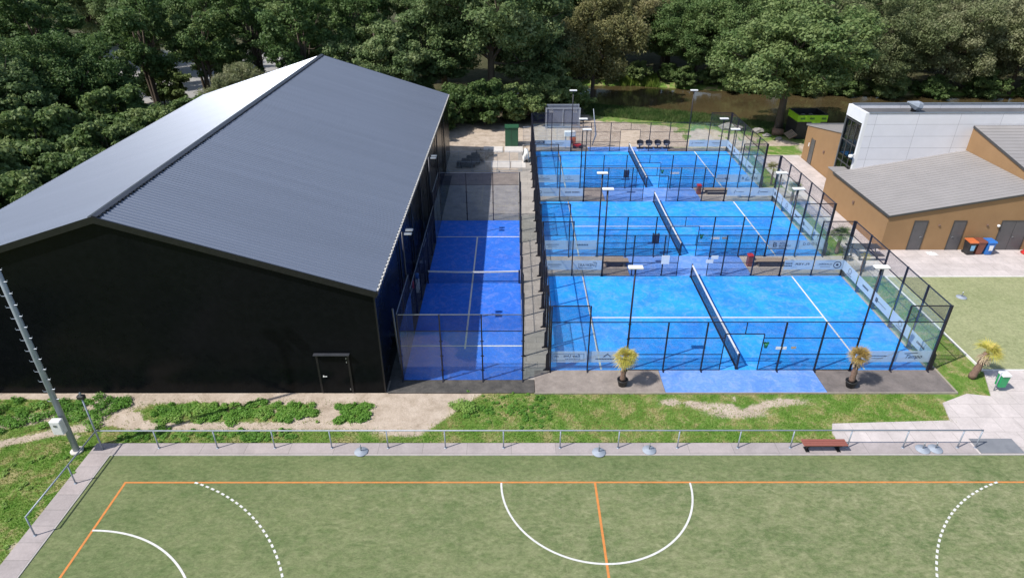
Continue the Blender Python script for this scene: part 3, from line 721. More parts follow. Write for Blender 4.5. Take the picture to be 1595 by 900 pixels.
# floodlight poles on the padel courts
def floodlight(x, y, label, s):
    e = empty('floodlight_pole', (x, y, 0), label, 'floodlight', 'slab headed floodlights of the padel courts')
    MB().tube([(x, y, 0), (x, y, 3), (x, y, 6.12)], [.06, .05, .045], 10).build('pole', 'post_paint', e, True)
    MB().box(x-.10, x+.10, y-.10, y+.10, 0, .03).build('base_plate', 'post_paint', e)
    MB().box(x-.34, x+.34, y-.025, y+.025, 6.08, 6.14).build('cross_arm', 'post_paint', e)
    MB().rbox(x-.36, x+.36, y-.16, y+.16, 6.16, 6.23, .02).build('lamp_housing', 'lamp_white', e)
    MB().box(x-.35, x+.35, y-.16, y+.16, 6.145, 6.158).build('lamp_lens', 'gray_steel', e)
    for q in (1.0, 2.0, 2.9): MB().box(x-.08, x+.08, y-.03, y+.03, q, q+.04).build('clamp', 'post_paint', e)
FRN = ['front wall of the nearest court', 'rear wall of the nearest court', 'front wall of the middle court', 'rear wall of the middle court', 'front wall of the farthest court', 'rear wall of the farthest court']
ys_ = [c for p in CY for c in p]
for i, y in enumerate(ys_):
    s = -1 if i % 2 == 0 else 1
    for x, sd_ in zip(LPX, ('left', 'right')):
        floodlight(x, y+s*.03, f'white flat lamp on black pole, {sd_} one on the {FRN[i]}', s)

# things hung on the cages
def hung_board(x, y, z, w_, h_, mat, label, name='notice_board', cat='sign', group='small boards hung on the court cages'):
    e = empty(name, (x, y, z-h_/2), label, cat, group)
    MB().box(x-w_/2, x+w_/2, y-.012, y+.012, z-h_/2, z+h_/2).build('board', mat, e)
    MB().box(x-w_/2+.02, x-w_/2+.05, y+.012, y+.03, z+h_/2-.03, z+h_/2).box(x+w_/2-.05, x+w_/2-.02, y+.012, y+.03, z+h_/2-.03, z+h_/2).build('hook', 'black_metal', e)
hung_board(11.98, -.26, 1.47, .55, .16, 'white_plastic', 'thin white board hung on the front mesh of the nearest padel court')
hung_board(12.62, -.26, 1.49, .25, .12, 'palm_skirt', 'short tan tag on the front mesh of the nearest padel court')
hung_board(12.22, 13.19, 1.43, .55, .16, 'white_plastic', 'thin white board hung on the front mesh of the middle padel court')
hung_board(12.86, 13.19, 1.44, .35, .12, 'palm_skirt', 'short tan tag on the front mesh of the middle padel court')
hung_board(12.3, 26.69, 1.40, .75, .16, 'white_plastic', 'thin white board hung on the front mesh of the farthest padel court')
hung_board(8.13, 10.18, 1.28, .52, .62, 'white_plastic', 'large white square board left of the gate in the nearest court rear mesh')
hung_board(11.36, 10.18, 1.46, .45, .24, 'white_plastic', 'upper of two small white boards right of the nearest court rear gate')
hung_board(11.06, 10.18, 1.16, .48, .24, 'white_plastic', 'lower of two small white boards right of the nearest court rear gate')
def ball_holder(x, y, z, label):
    e = empty('ball_holder', (x, y, z-.14), label, 'ball holder', 'green ball holders on the court cages')
    MB().lathe(x, y, [(.08, z-.14), (.12, z+.10), (.125, z+.12)], 12).build('cup', 'green_plastic', e, True)
    MB().box(x-.14, x-.05, y-.02, y+.02, z+.08, z+.2).box(x+.05, x+.14, y-.02, y+.02, z+.08, z+.2).build('ear', 'green_plastic', e)
ball_holder(11.22, -.12, 1.55, 'small green ball holder on the front mesh of the nearest padel court')
ball_holder(11.26, 13.33, 1.48, 'small green ball holder on the front mesh of the middle padel court')
ball_holder(11.22, 26.83, 1.47, 'small green ball holder on the front mesh of the farthest padel court')
def waste_frame(x, y, z, label):
    e = empty('waste_frame', (x, y, z-.35), label, 'bin', 'dark bins hung on the court cages')
    MB().rbox(x-.17, x+.17, y-.12, y+.12, z-.35, z+.28, .02).build('body', 'grey_panel', e)
    MB().box(x-.22, x-.175, y-.14, y+.14, z-.38, z+.34).box(x+.175, x+.22, y-.14, y+.14, z-.38, z+.34).build('bracket', 'black_metal', e)
waste_frame(8.1, 13.4, 1.36, 'dark grey bin in a black bracket on the middle padel court cage')
waste_frame(8.08, 26.9, 1.3, 'dark grey bin in a black bracket on the farthest padel court cage')

# benches between the courts
def slab_bench(x0, x1, y0, y1, label):
    e = empty('court_bench', ((x0+x1)/2, (y0+y1)/2, 0), label, 'bench', 'long pale benches between the padel courts')
    for i in range(3):
        w_ = (y1-y0)/3; MB().box(x0, x1, y0+i*w_+.01, y0+(i+1)*w_-.01, .42, .47).build('seat_plank', 'pale_wood', e)
    for x in (x0+.25, x1-.35): MB().box(x, x+.08, y0+.06, y1-.06, .02, .42).build('leg', 'bench_concrete', e)
    MB().box(x0+.05, x1-.05, y0-.02, y0+.0, .36, .45).build('front_rail', 'black_metal', e)
slab_bench(4.2, 6.0, 11.5, 12.1, 'pale plank bench left of the nets, between the nearest and middle padel courts')
slab_bench(14.65, 17.0, 11.5, 12.1, 'pale plank bench right of the nets, between the nearest and middle padel courts')
slab_bench(14.6, 16.9, 25.0, 25.6, 'pale plank bench right of the nets, between the middle and farthest padel courts')
for x, y, lb in ((14.35, 11.8, 'red brown upright bin left of the pale bench between nearest and middle courts'), (14.2, 25.3, 'red brown upright bin left of the pale bench between middle and farthest courts')):
    e = empty('upright_bin', (x, y, 0), lb, 'bin', 'red brown bins between the padel courts')
    MB().rbox(x-.17, x+.17, y-.2, y+.2, .02, .78, .03).build('body', 'brown_plastic', e); MB().rbox(x-.19, x+.19, y-.22, y+.22, .785, .86, .02).build('lid', 'red_plastic', e)
e = empty('curved_seat', (17.9, 24.5, 0), 'white curved low bench seat behind the middle padel court', 'bench')
mb = MB(); mb.tube([(17.2+.12*i, 24.6-.02*math.sin(math.pi*i/12)*14, .42) for i in range(13)], .10, 8); mb.build('seat', 'white_plastic', e, True)
MB().box(17.5, 17.6, 24.3, 24.5, 0, .36).box(18.3, 18.4, 24.3, 24.5, 0, .36).build('leg', 'gray_steel', e)
e = empty('bollard_camera', (17.1, 11.4, 0), 'small black box on a stub behind the nearest padel court', 'box')
MB().rbox(17.0, 17.22, 11.3, 11.5, .35, .62, .02).build('body', 'black_plastic', e); MB().box(17.07, 17.15, 11.36, 11.44, .02, .35).build('post', 'gray_steel', e)

# ------------------------------------------------------------------ single court cage beside the hall
sg = empty('single_court_cage', (-4.5, 9.3, 0), 'narrow glass ended cage of the single blue court beside the black hall', 'court cage')
SX0, SX1, SY0, SY1 = -7.62, -1.42, -1.0, 19.57
for y, s in ((SY0, -1), (SY1, 1)):
    for x in (SX0, -5.55, -3.48, SX1):
        mb = MB(); sidepost(mb, x, y, 4.0, (0, s)); mb.build('post', 'post_paint', sg)
        for z in (.6, 1.5, 2.4): MB().box(x-.09, x+.09, y-.03, y+.03, z, z+.03).build('clamp', 'post_paint', sg)
    MB().box(SX0+.05, SX1-.05, y-.018, y+.018, 3.97, 4.0).build('top_rail', 'gray_steel', sg)
    MB().box(SX0+.05, SX1-.05, y-.016, y+.016, 3.0, 3.03).build('mid_rail', 'post_paint', sg)
    for x0, x1 in ((SX0, -5.55), (-5.55, -3.48), (-3.48, SX1)):
        MB().box(x0+.05, x1-.05, y-.006-s*.02, y+.006-s*.02, .03, 2.98).build('glass_panel', 'court_glass', sg)
        MB().box(x0+.05, x1-.05, y-.003, y+.003, 3.04, 3.96).build('wire_panel', 'wire_mesh', sg)
for x, s in ((SX0, -1), (SX1, 1)):
    for i in range(1, 10):
        y = SY0+(SY1-SY0)*i/10; h = 4.0 if i in (1, 2, 8, 9) else 3.0
        mb = MB(); w_ = .04; mb.prism([(x, 0), (x+s*.20, 0), (x+s*.18, .05), (x+s*.10, .12), (x+s*.10, h), (x, h)], y-w_, y+w_, 'y'); mb.build('post', 'post_paint', sg)
    for (y0, y1, h) in ((SY0, 3.1, 4.0), (3.1, 15.4, 3.0), (15.4, SY1, 4.0)):
        MB().box(x-.018+s*.03, x+.018+s*.03, y0+.05, y1-.05, h-.035, h).build('top_rail', 'gray_steel' if s < 0 else 'post_paint', sg)
        MB().box(x-.003+s*.03, x+.003+s*.03, y0+.05, y1-.05, .06, h-.04).build('wire_panel', 'wire_mesh', sg)
    for (y0, y1) in ((SY0, 1.05), (1.05, 3.1), (15.4, 17.5), (17.5, SY1)): MB().box(x-.006-s*.02, x+.006-s*.02, y0+.05, y1-.05, .03, 2.97).build('glass_panel', 'court_glass', sg)
    for z in (1.0, 2.0): MB().box(x-.014+s*.03, x+.014+s*.03, 3.15, 15.35, z, z+.03).build('side_rail', 'post_paint', sg)
sn = empty('court_net', (-4.5, 9.3, 0), 'low net across the narrow blue court beside the black hall', 'net', 'nets across the padel courts')
for x in (-7.5, -1.52): MB().box(x-.05, x+.05, 9.25, 9.35, 0, .98).build('net_post', 'post_paint', sn)
mb = MB(); vt = MB()
for i in range(12):
    xa = -7.45+5.88*i/12; xb = -7.45+5.88*(i+1)/12; sa = .06*math.sin(math.pi*i/12); sb = .06*math.sin(math.pi*(i+1)/12)
    mb.add([(xa, 9.297, .05), (xb, 9.297, .05), (xb, 9.297, .86-sb), (xa, 9.297, .86-sa), (xa, 9.303, .05), (xb, 9.303, .05), (xb, 9.303, .86-sb), (xa, 9.303, .86-sa)], [(0, 1, 2, 3), (7, 6, 5, 4)])
    vt.add([(xa, 9.27, .86-sa), (xb, 9.27, .86-sb), (xb, 9.27, .95-sb), (xa, 9.27, .95-sa), (xa, 9.33, .86-sa), (xb, 9.33, .86-sb), (xb, 9.33, .95-sb), (xa, 9.33, .95-sa)], [(0, 1, 2, 3), (7, 6, 5, 4), (3, 2, 6, 7), (0, 4, 5, 1)])
mb.build('net_mesh', 'wire_mesh', sn); vt.build('net_tape', 'white_line', sn)
for y, lb in ((3.2, 'nearer twin headed lamp on a tall black pole between hall and narrow court'), (15.65, 'farther twin headed lamp on a tall black pole between hall and narrow court')):
    e = empty('twin_floodlight', (-7.78, y, 0), lb, 'floodlight', 'twin lamps along the narrow court')
    MB().tube([(-7.78, y, 0), (-7.78, y, 6.5)], [.06, .045], 10).build('pole', 'post_paint', e, True)
    MB().box(-7.78, -7.3, y-.025, y+.025, 6.42, 6.47).build('arm', 'post_paint', e)
    for q in (-.24, .24):
        MB().rbox(-7.62, -7.22, y+q-.13, y+q+.13, 6.48, 6.54, .02).build('lamp', 'gray_steel', e)
# clutter between hall and single court
e = empty('leaning_panel', (-7.95, .9, 0), 'long pale steel bar leaning along the hall near the narrow court', 'bar')
MB().tube([(-7.9, -.1, .4), (-7.95, -.3, 3.9)], .05, 8).build('bar', 'gray_steel', e)
e = empty('fire_extinguisher', (-8.05, 7.1, 0), 'red fire extinguisher on the hall wall by the narrow court', 'extinguisher')
MB().lathe(-8.12, 7.1, [(.07, .9), (.08, .95), (.08, 1.35), (.03, 1.45), (.03, 1.5)], 12).build('cylinder', 'red_plastic', e, True); MB().box(-8.34, -8.2, 7.05, 7.15, 1.0, 1.3).build('bracket', 'black_metal', e)
e = empty('water_cooler', (-8.0, 8.2, 0), 'blue and white water cooler beside the hall wall', 'water cooler')
MB().rbox(-8.16, -7.86, 8.05, 8.35, .02, .95, .03).build('body', 'white_plastic', e); MB().lathe(-8.01, 8.2, [(.05, .95), (.13, 1.02), (.13, 1.3), (.11, 1.34)], 14).build('bottle', 'blue_plastic', e, True)
for y, lb in ((10.9, 'dark bin with pale lid by the hall wall beside the net of the narrow court'), (2.1, 'dark bin with pale lid by the hall wall near the front of the narrow court')):
    e = empty('litter_bin', (-8.0, y, 0), lb, 'bin', 'bins along the hall wall')
    MB().rbox(-8.17, -7.83, y-.17, y+.17, .02, .75, .03).build('body', 'black_plastic', e); MB().rbox(-8.19, -7.81, y-.19, y+.19, .755, .82, .02).build('lid', 'gray_steel', e)
for i, y in enumerate((5.3, 13.4)):
    e = empty('cable_tray', (-8.28, y, 0), ['grey handrail frame against the hall wall, nearer of two', 'grey handrail frame against the hall wall, farther of two'][i], 'rail', 'grey handrails by the hall wall')
    MB().tube([(-8.1, y-1.4, .05), (-8.1, y-1.4, 1.15), (-8.1, y+1.4, 1.15), (-8.1, y+1.4, .05)], .025, 6).build('rail', 'gray_steel', e)

# ------------------------------------------------------------------ railing round the pitch
rl = empty('pitch_railing', (0, -6.05, 0), 'low galvanised steel railing along the far side and left end of the green pitch', 'railing')
pxs = [-17.95, -15.3, -12.7, -10.12, -7.57, -4.98, -2.35, .2, 2.82, 5.5, 8.23, 10.6, 13.16, 15.68, 18.14, 18.95]
for x in pxs: MB().tube([(x, -6.05, .03), (x, -6.05, 1.03)], .03, 8).lathe(x, -6.05, [(.07, .035), (.07, .055)], 8).build('post', 'galvanised', rl, True)
for y in (-8.17, -10.86): MB().tube([(-20.5, y, .03), (-20.5, y, 1.03)], .03, 8).lathe(-20.5, y, [(.07, .035), (.07, .055)], 8).build('post', 'galvanised', rl, True)
MB().tube([(-20.5, -6.05, 1.06), (0, -6.05, 1.06), (18.97, -6.05, 1.06)], .032, 8).build('top_rail', 'galvanised', rl, True)
MB().tube([(-20.5, -6.05, 1.06), (-20.5, -10.88, 1.06)], .032, 8).build('top_rail', 'galvanised', rl, True)
e = empty('spot_post', (-20.47, -6.12, 0), 'thin steel post with small black spotlight at the railing corner', 'lamp post')
MB().tube([(-20.47, -6.12, .03), (-20.47, -6.12, 2.95)], [.04, .032], 8).build('pole', 'galvanised', e, True)
MB().rbox(-20.62, -20.32, -6.22, -6.02, 2.95, 3.12, .02).build('lamp_head', 'black_plastic', e)
MB().lathe(-20.47, -6.12, [(.05, 3.12), (.05, 3.22), (.03, 3.26)], 8).build('sensor', 'gray_steel', e)
# tall mast
mx, my = -21.6, -6.2
ms = empty('floodlight_mast', (mx, my, 0), 'tall grey steel floodlight mast with climbing pegs left of the pitch corner', 'mast')
MB().tube([(mx, my, 0), (mx, my, 6), (mx, my, 15.4)], [.135, .112, .075], 20).build('mast_tube', 'galvanised', ms, True)
MB().lathe(mx, my, [(.27, -.02), (.27, .05), (.18, .07)], 16).build('base_collar', 'slab_concrete', ms)
z = 2.9; sgn = 1
while z < 15:
    for s in (-1, 1):
        zz = z+(.12 if s > 0 else 0); r0 = .145-zz*.0045
        MB().tube([(mx+s*(r0-.04), my-.05, zz), (mx+s*(r0+.13), my-.05, zz), (mx+s*(r0+.15), my-.05, zz+.07)], .014, 5).build('climbing_peg', 'galvanised', ms)
    z += .52
bx = MB().rbox(mx-.27, mx+.2, my-.50, my-.2, 1.42, 2.12, .03).build('junction_box', 'white_plastic', ms)
MB().box(mx-.10, mx+.03, my-.52, my-.505, 1.85, 1.95).build('latch', 'gray_steel', bx)
MB().box(mx-.75, mx+.75, my-.05, my+.05, 15.2, 15.32).build('cross_arm', 'galvanised', ms)
for q in (-.45, .45): MB().rbox(mx+q-.26, mx+q+.26, my-.30, my+.05, 15.33, 15.63, .03).build('lamp', 'lamp_white', ms)

# slatted bench on the path
bn = empty('park_bench', (12.0, -6.2, 0), 'low backless bench with red brown plank seat on the path by the pitch', 'bench')
for i in range(3): MB().rbox(11.02, 12.98, -6.38+i*.145, -6.25+i*.145, .43, .475, .008).build('seat_plank', 'red_wood', bn)
for x in (11.25, 12.65):
    MB().prism([(-6.38, .43), (-5.96, .43), (-5.96, .38), (-6.08, .34), (-6.14, .04), (-6.22, .04), (-6.28, .34), (-6.38, .38)], x, x+.07, 'x').build('leg', 'black_metal', bn)
    MB().box(x-.05, x+.12, -6.34, -6.0, .036, .06).build('foot', 'black_metal', bn)
MB().box(11.32, 12.65, -6.20, -6.15, .22, .30).build('stretcher', 'black_metal', bn)
# parasol feet
FEET = [(-8.74, -6.31, 'grey round parasol foot alone on the path left of centre'), (1.92, -6.36, 'grey round parasol foot on the path, left of the middle pair'), (4.2, -6.22, 'grey round parasol foot on the path, right of the middle pair'),
        (16.5, -6.18, 'bluish round parasol foot near the dark mat, left of the touching pair'), (17.08, -6.16, 'grey round parasol foot near the dark mat, right of the touching pair'), (26.34, 7.36, 'grey round parasol foot standing on the pale green turf')]
f0 = None
for x, y, lb in FEET:
    e = empty('parasol_foot', (x, y, .036), lb, 'parasol foot', 'round parasol feet')
    MB().lathe(x, y, [(.30, .04), (.31, .06), (.29, .085), (.08, .10), (.06, .12)], 26).build('plate', 'foot_concrete', e, True)
    MB().tube([(x, y, .10), (x, y, .46)], .027, 8).build('tube', 'gray_steel', e, True)
    MB().box(x+.026, x+.06, y-.012, y+.012, .28, .31).build('knob', 'black_plastic', e)

# green litter bin on post
e = empty('litter_bin', (22.6, -1.85, 0), 'green litter bin with white lid on a steel post by the leaning palm', 'bin', 'bins on the plaza')
MB().tube([(22.42, -1.95, 0), (22.42, -1.95, 1.15)], .028, 8).build('post', 'galvanised', e, True)
MB().prism([(22.48, .32), (22.80, .32), (22.86, .98), (22.46, .98)], -2.08, -1.74).build('body', 'green_plastic', e)
MB().rbox(22.44, 22.88, -2.12, -1.70, .985, 1.08, .02).build('lid', 'white_plastic', e)

# ------------------------------------------------------------------ pavilion (right)
pv = empty('pavilion', (30, 20, 0), 'brown plastered pavilion with grey seamed roofs and raised white box', 'building')
BX, BY, BZ, SL = 24.5, 14.17, 2.72, .181
XE, YB = 34.6, 23.2
def zr(x): return BZ+SL*(x-BX)
MB().prism([(BX, -.05), (XE, -.05), (XE, zr(XE)-.06), (BX, BZ-.06)], BY, YB).build('wall', 'brown_plaster', pv)
def seam_roof(quad, dirv, n, name, mat='roof_zinc', th=.05, rib=.035):
    """quad: 4 corners (a,b,c,d); seams run a->b and d->c, spaced from a to d"""
    a, b, c, d = [Vector(q) for q in quad]; nr = (b-a).cross(d-a).normalized()
    if nr.z < 0: nr = -nr
    mb = MB(); lo = [p-nr*th for p in (a, b, c, d)]; hi = [a, b, c, d]
    mb.add(lo+hi, [(0, 3, 2, 1), (4, 5, 6, 7), (0, 1, 5, 4), (1, 2, 6, 5), (2, 3, 7, 6), (3, 0, 4, 7)])
    for i in range(n+1):
        t0 = i/n; p = a.lerp(d, t0); q = b.lerp(c, t0); wv_ = (d-a).normalized()*.012
        if i == n: p -= wv_*2; q -= wv_*2
        vs = [p, p+wv_*2, q+wv_*2, q]; mb.add([x+nr*.002 for x in vs]+[x+nr*rib*.6 for x in vs], [(4, 5, 6, 7), (0, 1, 5, 4), (1, 2, 6, 5), (2, 3, 7, 6), (3, 0, 4, 7)])
    return mb.build(name, mat, pv)
seam_roof([(BX-.08, BY-.1, BZ+.0), (XE-.01, BY-.1, zr(XE-.01)+.01), (XE-.01, YB-.02, zr(XE-.01)+.01), (BX-.08, YB-.02, BZ)], 0, 22, 'roof')
MB().prism([(BX-.085, BZ-.13), (XE, zr(XE)-.12), (XE, zr(XE)+.0), (BX-.085, BZ-.01)], BY-.13, BY-.103).build('fascia', 'dark_trim', pv)
MB().box(BX-.13, BX-.083, BY-.13, YB, BZ-.13, BZ+.03).build('fascia', 'dark_trim', pv)
# rear flat bit beside the white box
MB().box(BX, 25.78, YB+.0, 24.3, -.05, BZ-.02).build('wall', 'brown_plaster', pv)
MB().box(BX-.05, 25.79, YB-.0, 24.35, BZ-.018, BZ+.06).build('roof', 'roof_zinc', pv)
# higher block on the right
def z2(y): return 6.58-.189*(YB-y)
MB().prism([(BY, -.05), (26, -.05), (26, z2(26)-.06), (BY, z2(BY)-.06)], XE+.002, 60, 'x').build('wall', 'brown_plaster', pv)
seam_roof([(XE-.06, 23.05, z2(23.05)), (60, 23.05, z2(23.05)), (60, BY-.1, z2(BY-.1)), (XE-.06, BY-.1, z2(BY-.1))], 0, 18, 'roof')
MB().prism([(BY-.12, z2(BY-.12)-.15), (23.05, z2(23.05)-.15), (23.05, z2(23.05)+.02), (BY-.12, z2(BY-.12)+.02)], XE-.09, XE-.062, 'x').build('fascia', 'dark_trim', pv)
MB().box(37.2, 38.6, 19.2, 20.6, z2(20)-.1, z2(20)+.16).build('skylight', 'white_trim', pv)
# raised white box
WX, WY0, WY1, WZ = 25.8, 23.11, 26.15, 7.5
MB().box(WX+.25, 60, WY0+.002, WY0+.2, -.05, WZ).build('white_wall', 'facade_panels', pv)
MB().box(WX+.25, 60, WY1-.2, WY1, -.05, WZ+.05).build('white_wall', 'facade_panels', pv)
MB().box(WX, WX+.25, WY0, WY1, 6.66, WZ+.06).build('white_fascia', 'white_trim', pv)
MB().box(WX, WX+.248, WY0, WY0+.24, -.05, 6.66).build('white_corner', 'white_trim', pv)
MB().box(WX, WX+.248, WY1-.1, WY1, -.05, 6.66).build('window_frame_post', 'gray_steel', pv)
MB().box(WX+.25, 60, WY0+.2, WY1-.2, 6.9, 7.22).build('flat_roof', 'bitumen', pv)
MB().box(WX+.25, 60, WY0-.03, WY0+.24, WZ+.001, WZ+.06).box(WX+.25, 60, WY1-.24, WY1+.03, WZ+.051, WZ+.11).build('parapet_cap', 'gray_steel', pv)
wn = MB().box(WX+.06, WX+.10, WY0+.26, WY1-.12, .1, 6.62).build('window', 'window_glass', pv)
mb = MB()
for y in (WY0+.28, 24.1, 25.05): mb.box(WX+.02, WX+.058, y-.04, y+.04, .1, 6.62)
for z in (1.2, 3.0, 4.75, 6.5): mb.box(WX+.015, WX+.057, WY0+.25, WY1-.11, z-.04, z+.04)
mb.build('mullion', 'dark_trim', wn)
MB().box(27.5, 27.6, WY0+.3, WY1-.3, 0, 6.6).build('inner_wall', 'grey_panel', pv)
MB().box(WX+.3, 27.4, WY0+.3, WY1-.3, 3.4, 3.55).build('inner_floor', 'pale_wood', pv)
lm = MB().tube([(WX-.02, WY0+.12, 4.2), (WX-.32, WY0+.02, 4.15)], .035, 6).build('wall_arm', 'white_trim', pv)
MB().lathe(WX-.36, WY0, [(.05, 4.22), (.17, 4.16), (.18, 4.02), (.1, 3.96)], 14).build('dome', 'white_plastic', lm, True)
# annex with its sloping roof
AX0, AX1, AY0, AY1 = 26.95, 31.5, WY1+.01, 35.2
def z3(y): return 3.3+.177*(AY1-y)
MB().prism([(AY0, -.05), (AY1, -.05), (AY1, z3(AY1)-.06), (AY0, z3(AY0)-.06)], AX0, AX1, 'x').build('wall', 'brown_plaster', pv)
seam_roof([(AX0-.08, AY1+.1, z3(AY1+.1)), (AX0-.08, AY0, z3(AY0)), (AX1, AY0, z3(AY0)), (AX1, AY1+.1, z3(AY1+.1))], 0, 8, 'roof')
MB().box(AX0-.1, AX1, AY1+.11, AY1+.16, z3(AY1)-.1, z3(AY1)+.12).build('fascia', 'gray_steel', pv)
def door(x0, x1, y, z1, label, leaves=1, axis='y'):
    if axis == 'y':
        d = MB().box(x0+.05, x1-.05, y-.03, y-.004, .04, z1).build('door', 'grey_door', pv)
        MB().box(x0, x0+.05, y-.05, y-.003, .04, z1+.05).box(x1-.05, x1, y-.05, y-.003, .04, z1+.05).box(x0+.05, x1-.05, y-.05, y-.003, z1, z1+.05).build('door_frame', 'dark_trim', d)
        hx = x0+.2 if leaves == 1 and x0 < 28 and False else (x1-.25 if x0 < 28 else x0+.22)
        if leaves == 2:
            xm = (x0+x1)/2; MB().box(xm-.01, xm+.01, y-.036, y-.031, .05, z1).build('seam', 'black_plastic', d); hx = xm+.12
        MB().box(hx-.06, hx+.08, y-.08, y-.04, 1.05, 1.09).box(hx-.02, hx+.02, y-.056, y-.031, .98, 1.14).build('handle', 'gray_steel', d)
    else:
        d = MB().box(y-.03, y-.004, x0+.05, x1-.05, .04, z1).build('door', 'grey_door', pv)
        MB().box(y-.05, y-.003, x0, x0+.05, .04, z1+.05).box(y-.05, y-.003, x1-.05, x1, .04, z1+.05).build('door_frame', 'dark_trim', d)
        MB().box(y-.08, y-.04, x1-.3, x1-.15, 1.05, 1.09).box(y-.056, y-.031, x1-.25, x1-.2, .98, 1.14).build('handle', 'gray_steel', d)
door(26.38, 27.36, BY, 2.27, '', 1); door(29.16, 30.08, BY, 2.27, '', 1); door(32.55, 34.55, BY, 2.27, '', 2)
door(32.85, 33.72, AX0, 2.4, '', 1, 'x')
for (x, y, z, ax) in ((28.2, BY, 1.95, 'y'), (31.6, BY, 1.95, 'y'), (BX, 19.1, 1.7, 'x'), (AX0, 30.7, 2.0, 'x')):
    mb = MB()
    if ax == 'y': mb.prism([(y-.003, z-.06), (y-.09, z-.02), (y-.09, z+.07), (y-.003, z+.09)], x-.06, x+.06, 'x')
    else: mb.prism([(y-.08, z-.1), (y+.08, z-.1), (y+.08, z+.12), (y-.08, z+.12)], x-.12, x-.003, 'x')
    mb.build('wall_lamp', 'palm_bark', pv)
MB().lathe(32.35, BY-.1, [(.05, 1.86), (.1, 1.9), (.1, 2.0), (.05, 2.04)], 10).build('wall_lamp', 'white_plastic', pv, True)
MB().box(AX0-.04, AX0-.003, 34.0, 34.15, 1.5, 1.85).build('intercom', 'white_plastic', pv)
# rooftop cowl
e = empty('roof_ventilator', (30.5, 24.9, 7.22), 'tilted pale metal cowl standing on the flat roof of the white box', 'ventilator')
MB().tube([(30.5, 24.9, 7.22), (30.5, 24.9, 7.7)], .2, 14).build('stack', 'black_plastic', e, True)
MB().tube([(30.95, 24.85, 7.62), (30.55, 24.8, 7.72), (29.75, 24.75, 8.02)], [.34, .38, .06], 7).build('cowl', 'foot_concrete', e)
e = empty('ground_cloth', (27.9, 13.4, .03), 'crumpled off white cloth lying on paving by the brown wall', 'cloth')
rr = random.Random(5); mb = MB(); g_ = 7
for i in range(g_):
    for j in range(g_): mb.v.append((27.6+.65*i/(g_-1)+rr.uniform(-.05, .05), 13.25+.5*j/(g_-1)+rr.uniform(-.05, .05), .05+rr.uniform(0, .2)*math.sin(math.pi*i/(g_-1))*math.sin(math.pi*j/(g_-1))+.0))
for i in range(g_-1):
    for j in range(g_-1): a = i*g_+j; mb.f.append((a, a+g_, a+g_+1, a+1))
mb.build('cloth', 'palm_skirt' if False else 'white_trim', e)
# wheelie bins
def wheelie(x, y, body, lid, label, sticker=None):
    e = empty('wheelie_bin', (x, y, .03), label, 'bin', 'wheelie bins against the brown wall')
    mb = MB(); w0, w1, d0, d1 = .21, .27, .24, .33
    vs = [(x-w0, y-d0, .08), (x+w0, y-d0, .08), (x+w0, y+d0, .08), (x-w0, y+d0, .08), (x-w1, y-d1, .98), (x+w1, y-d1, .98), (x+w1, y+d1, .98), (x-w1, y+d1, .98)]
    mb.add(vs, [(0, 3, 2, 1), (4, 5, 6, 7), (0, 1, 5, 4), (1, 2, 6, 5), (2, 3, 7, 6), (3, 0, 4, 7)]); mb.build('body', body, e)
    MB().prism([(y-d1-.04, .99), (y+d1+.03, 1.04), (y+d1+.03, 1.10), (y-d1+.05, 1.10), (y-d1-.04, 1.05)], x-w1-.03, x+w1+.03, 'x').build('lid', lid, e)
    for s in (-1, 1): MB().prism([(y+d0+.02+.1*math.cos(a), .13+.1*math.sin(a)) for a in np.linspace(0, 6.28, 13)[:-1]], x+s*(w0+.005)-.02, x+s*(w0+.005)+.02, 'x').build('wheel', 'black_plastic', e)
    if sticker: MB().add([(x-.13, y-.262-.085, .42), (x+.13, y-.262-.085, .42), (x+.15, y-.335, .80), (x-.15, y-.335, .80), (x-.13, y-.262-.075, .42), (x+.13, y-.262-.075, .42), (x+.15, y-.32, .80), (x-.15, y-.32, .80)], [(0, 1, 2, 3), (4, 7, 6, 5), (0, 4, 5, 1), (2, 6, 7, 3)]).build('sticker', sticker, e)
wheelie(30.45, 13.55, 'black_plastic', 'orange_plastic', 'dark wheelie bin with orange lid, first of three by the brown wall', 'crate_blue')
wheelie(31.1, 13.6, 'brown_plastic', 'brown_plastic', 'brown wheelie bin between the orange lidded and blue bins')
wheelie(31.75, 13.55, 'blue_plastic', 'blue_plastic', 'blue wheelie bin at the right end of the three', 'white_plastic')
e = empty('red_planter', (34.5, 13.5, .03), 'low red round tub on paving at the right edge by the double door', 'tub')
MB().lathe(34.75, 13.5, [(.42, .03), (.48, .10), (.38, .16), (.30, .45), (.34, .5), (.30, .5), (.26, .42)], 20).build('tub', 'red_plastic', e, True)

# picnic table and chair between building and court
e = empty('picnic_table', (22.9, 13.3, .03), 'dark grey picnic table with side benches beside the nearest court', 'table')
for i in range(4): MB().box(22.0, 23.9, 12.95+i*.19, 13.12+i*.19, .72, .76).build('table_plank', 'dark_table', e)
for y in (12.35, 14.1): MB().box(22.0, 23.9, y, y+.28, .42, .46).build('bench_plank', 'dark_table', e)
for x in (22.3, 23.5):
    MB().tube([(x, 12.5, .03), (x, 13.1, .72)], .04, 6).tube([(x, 14.2, .03), (x, 13.6, .72)], .04, 6).tube([(x, 12.45, .40), (x, 14.25, .40)], .035, 6).build('leg', 'dark_table', e)
e = empty('garden_chair', (21.4, 12.6, .03), 'dark round garden chair with white cushion beside the picnic table', 'chair')
MB().lathe(21.4, 12.6, [(.22, .38), (.30, .42), (.30, .46)], 16).build('seat', 'dark_table', e, True)
MB().lathe(21.4, 12.6, [(.17, .465), (.2, .50), (.15, .54)], 14).build('cushion', 'white_plastic', e, True)
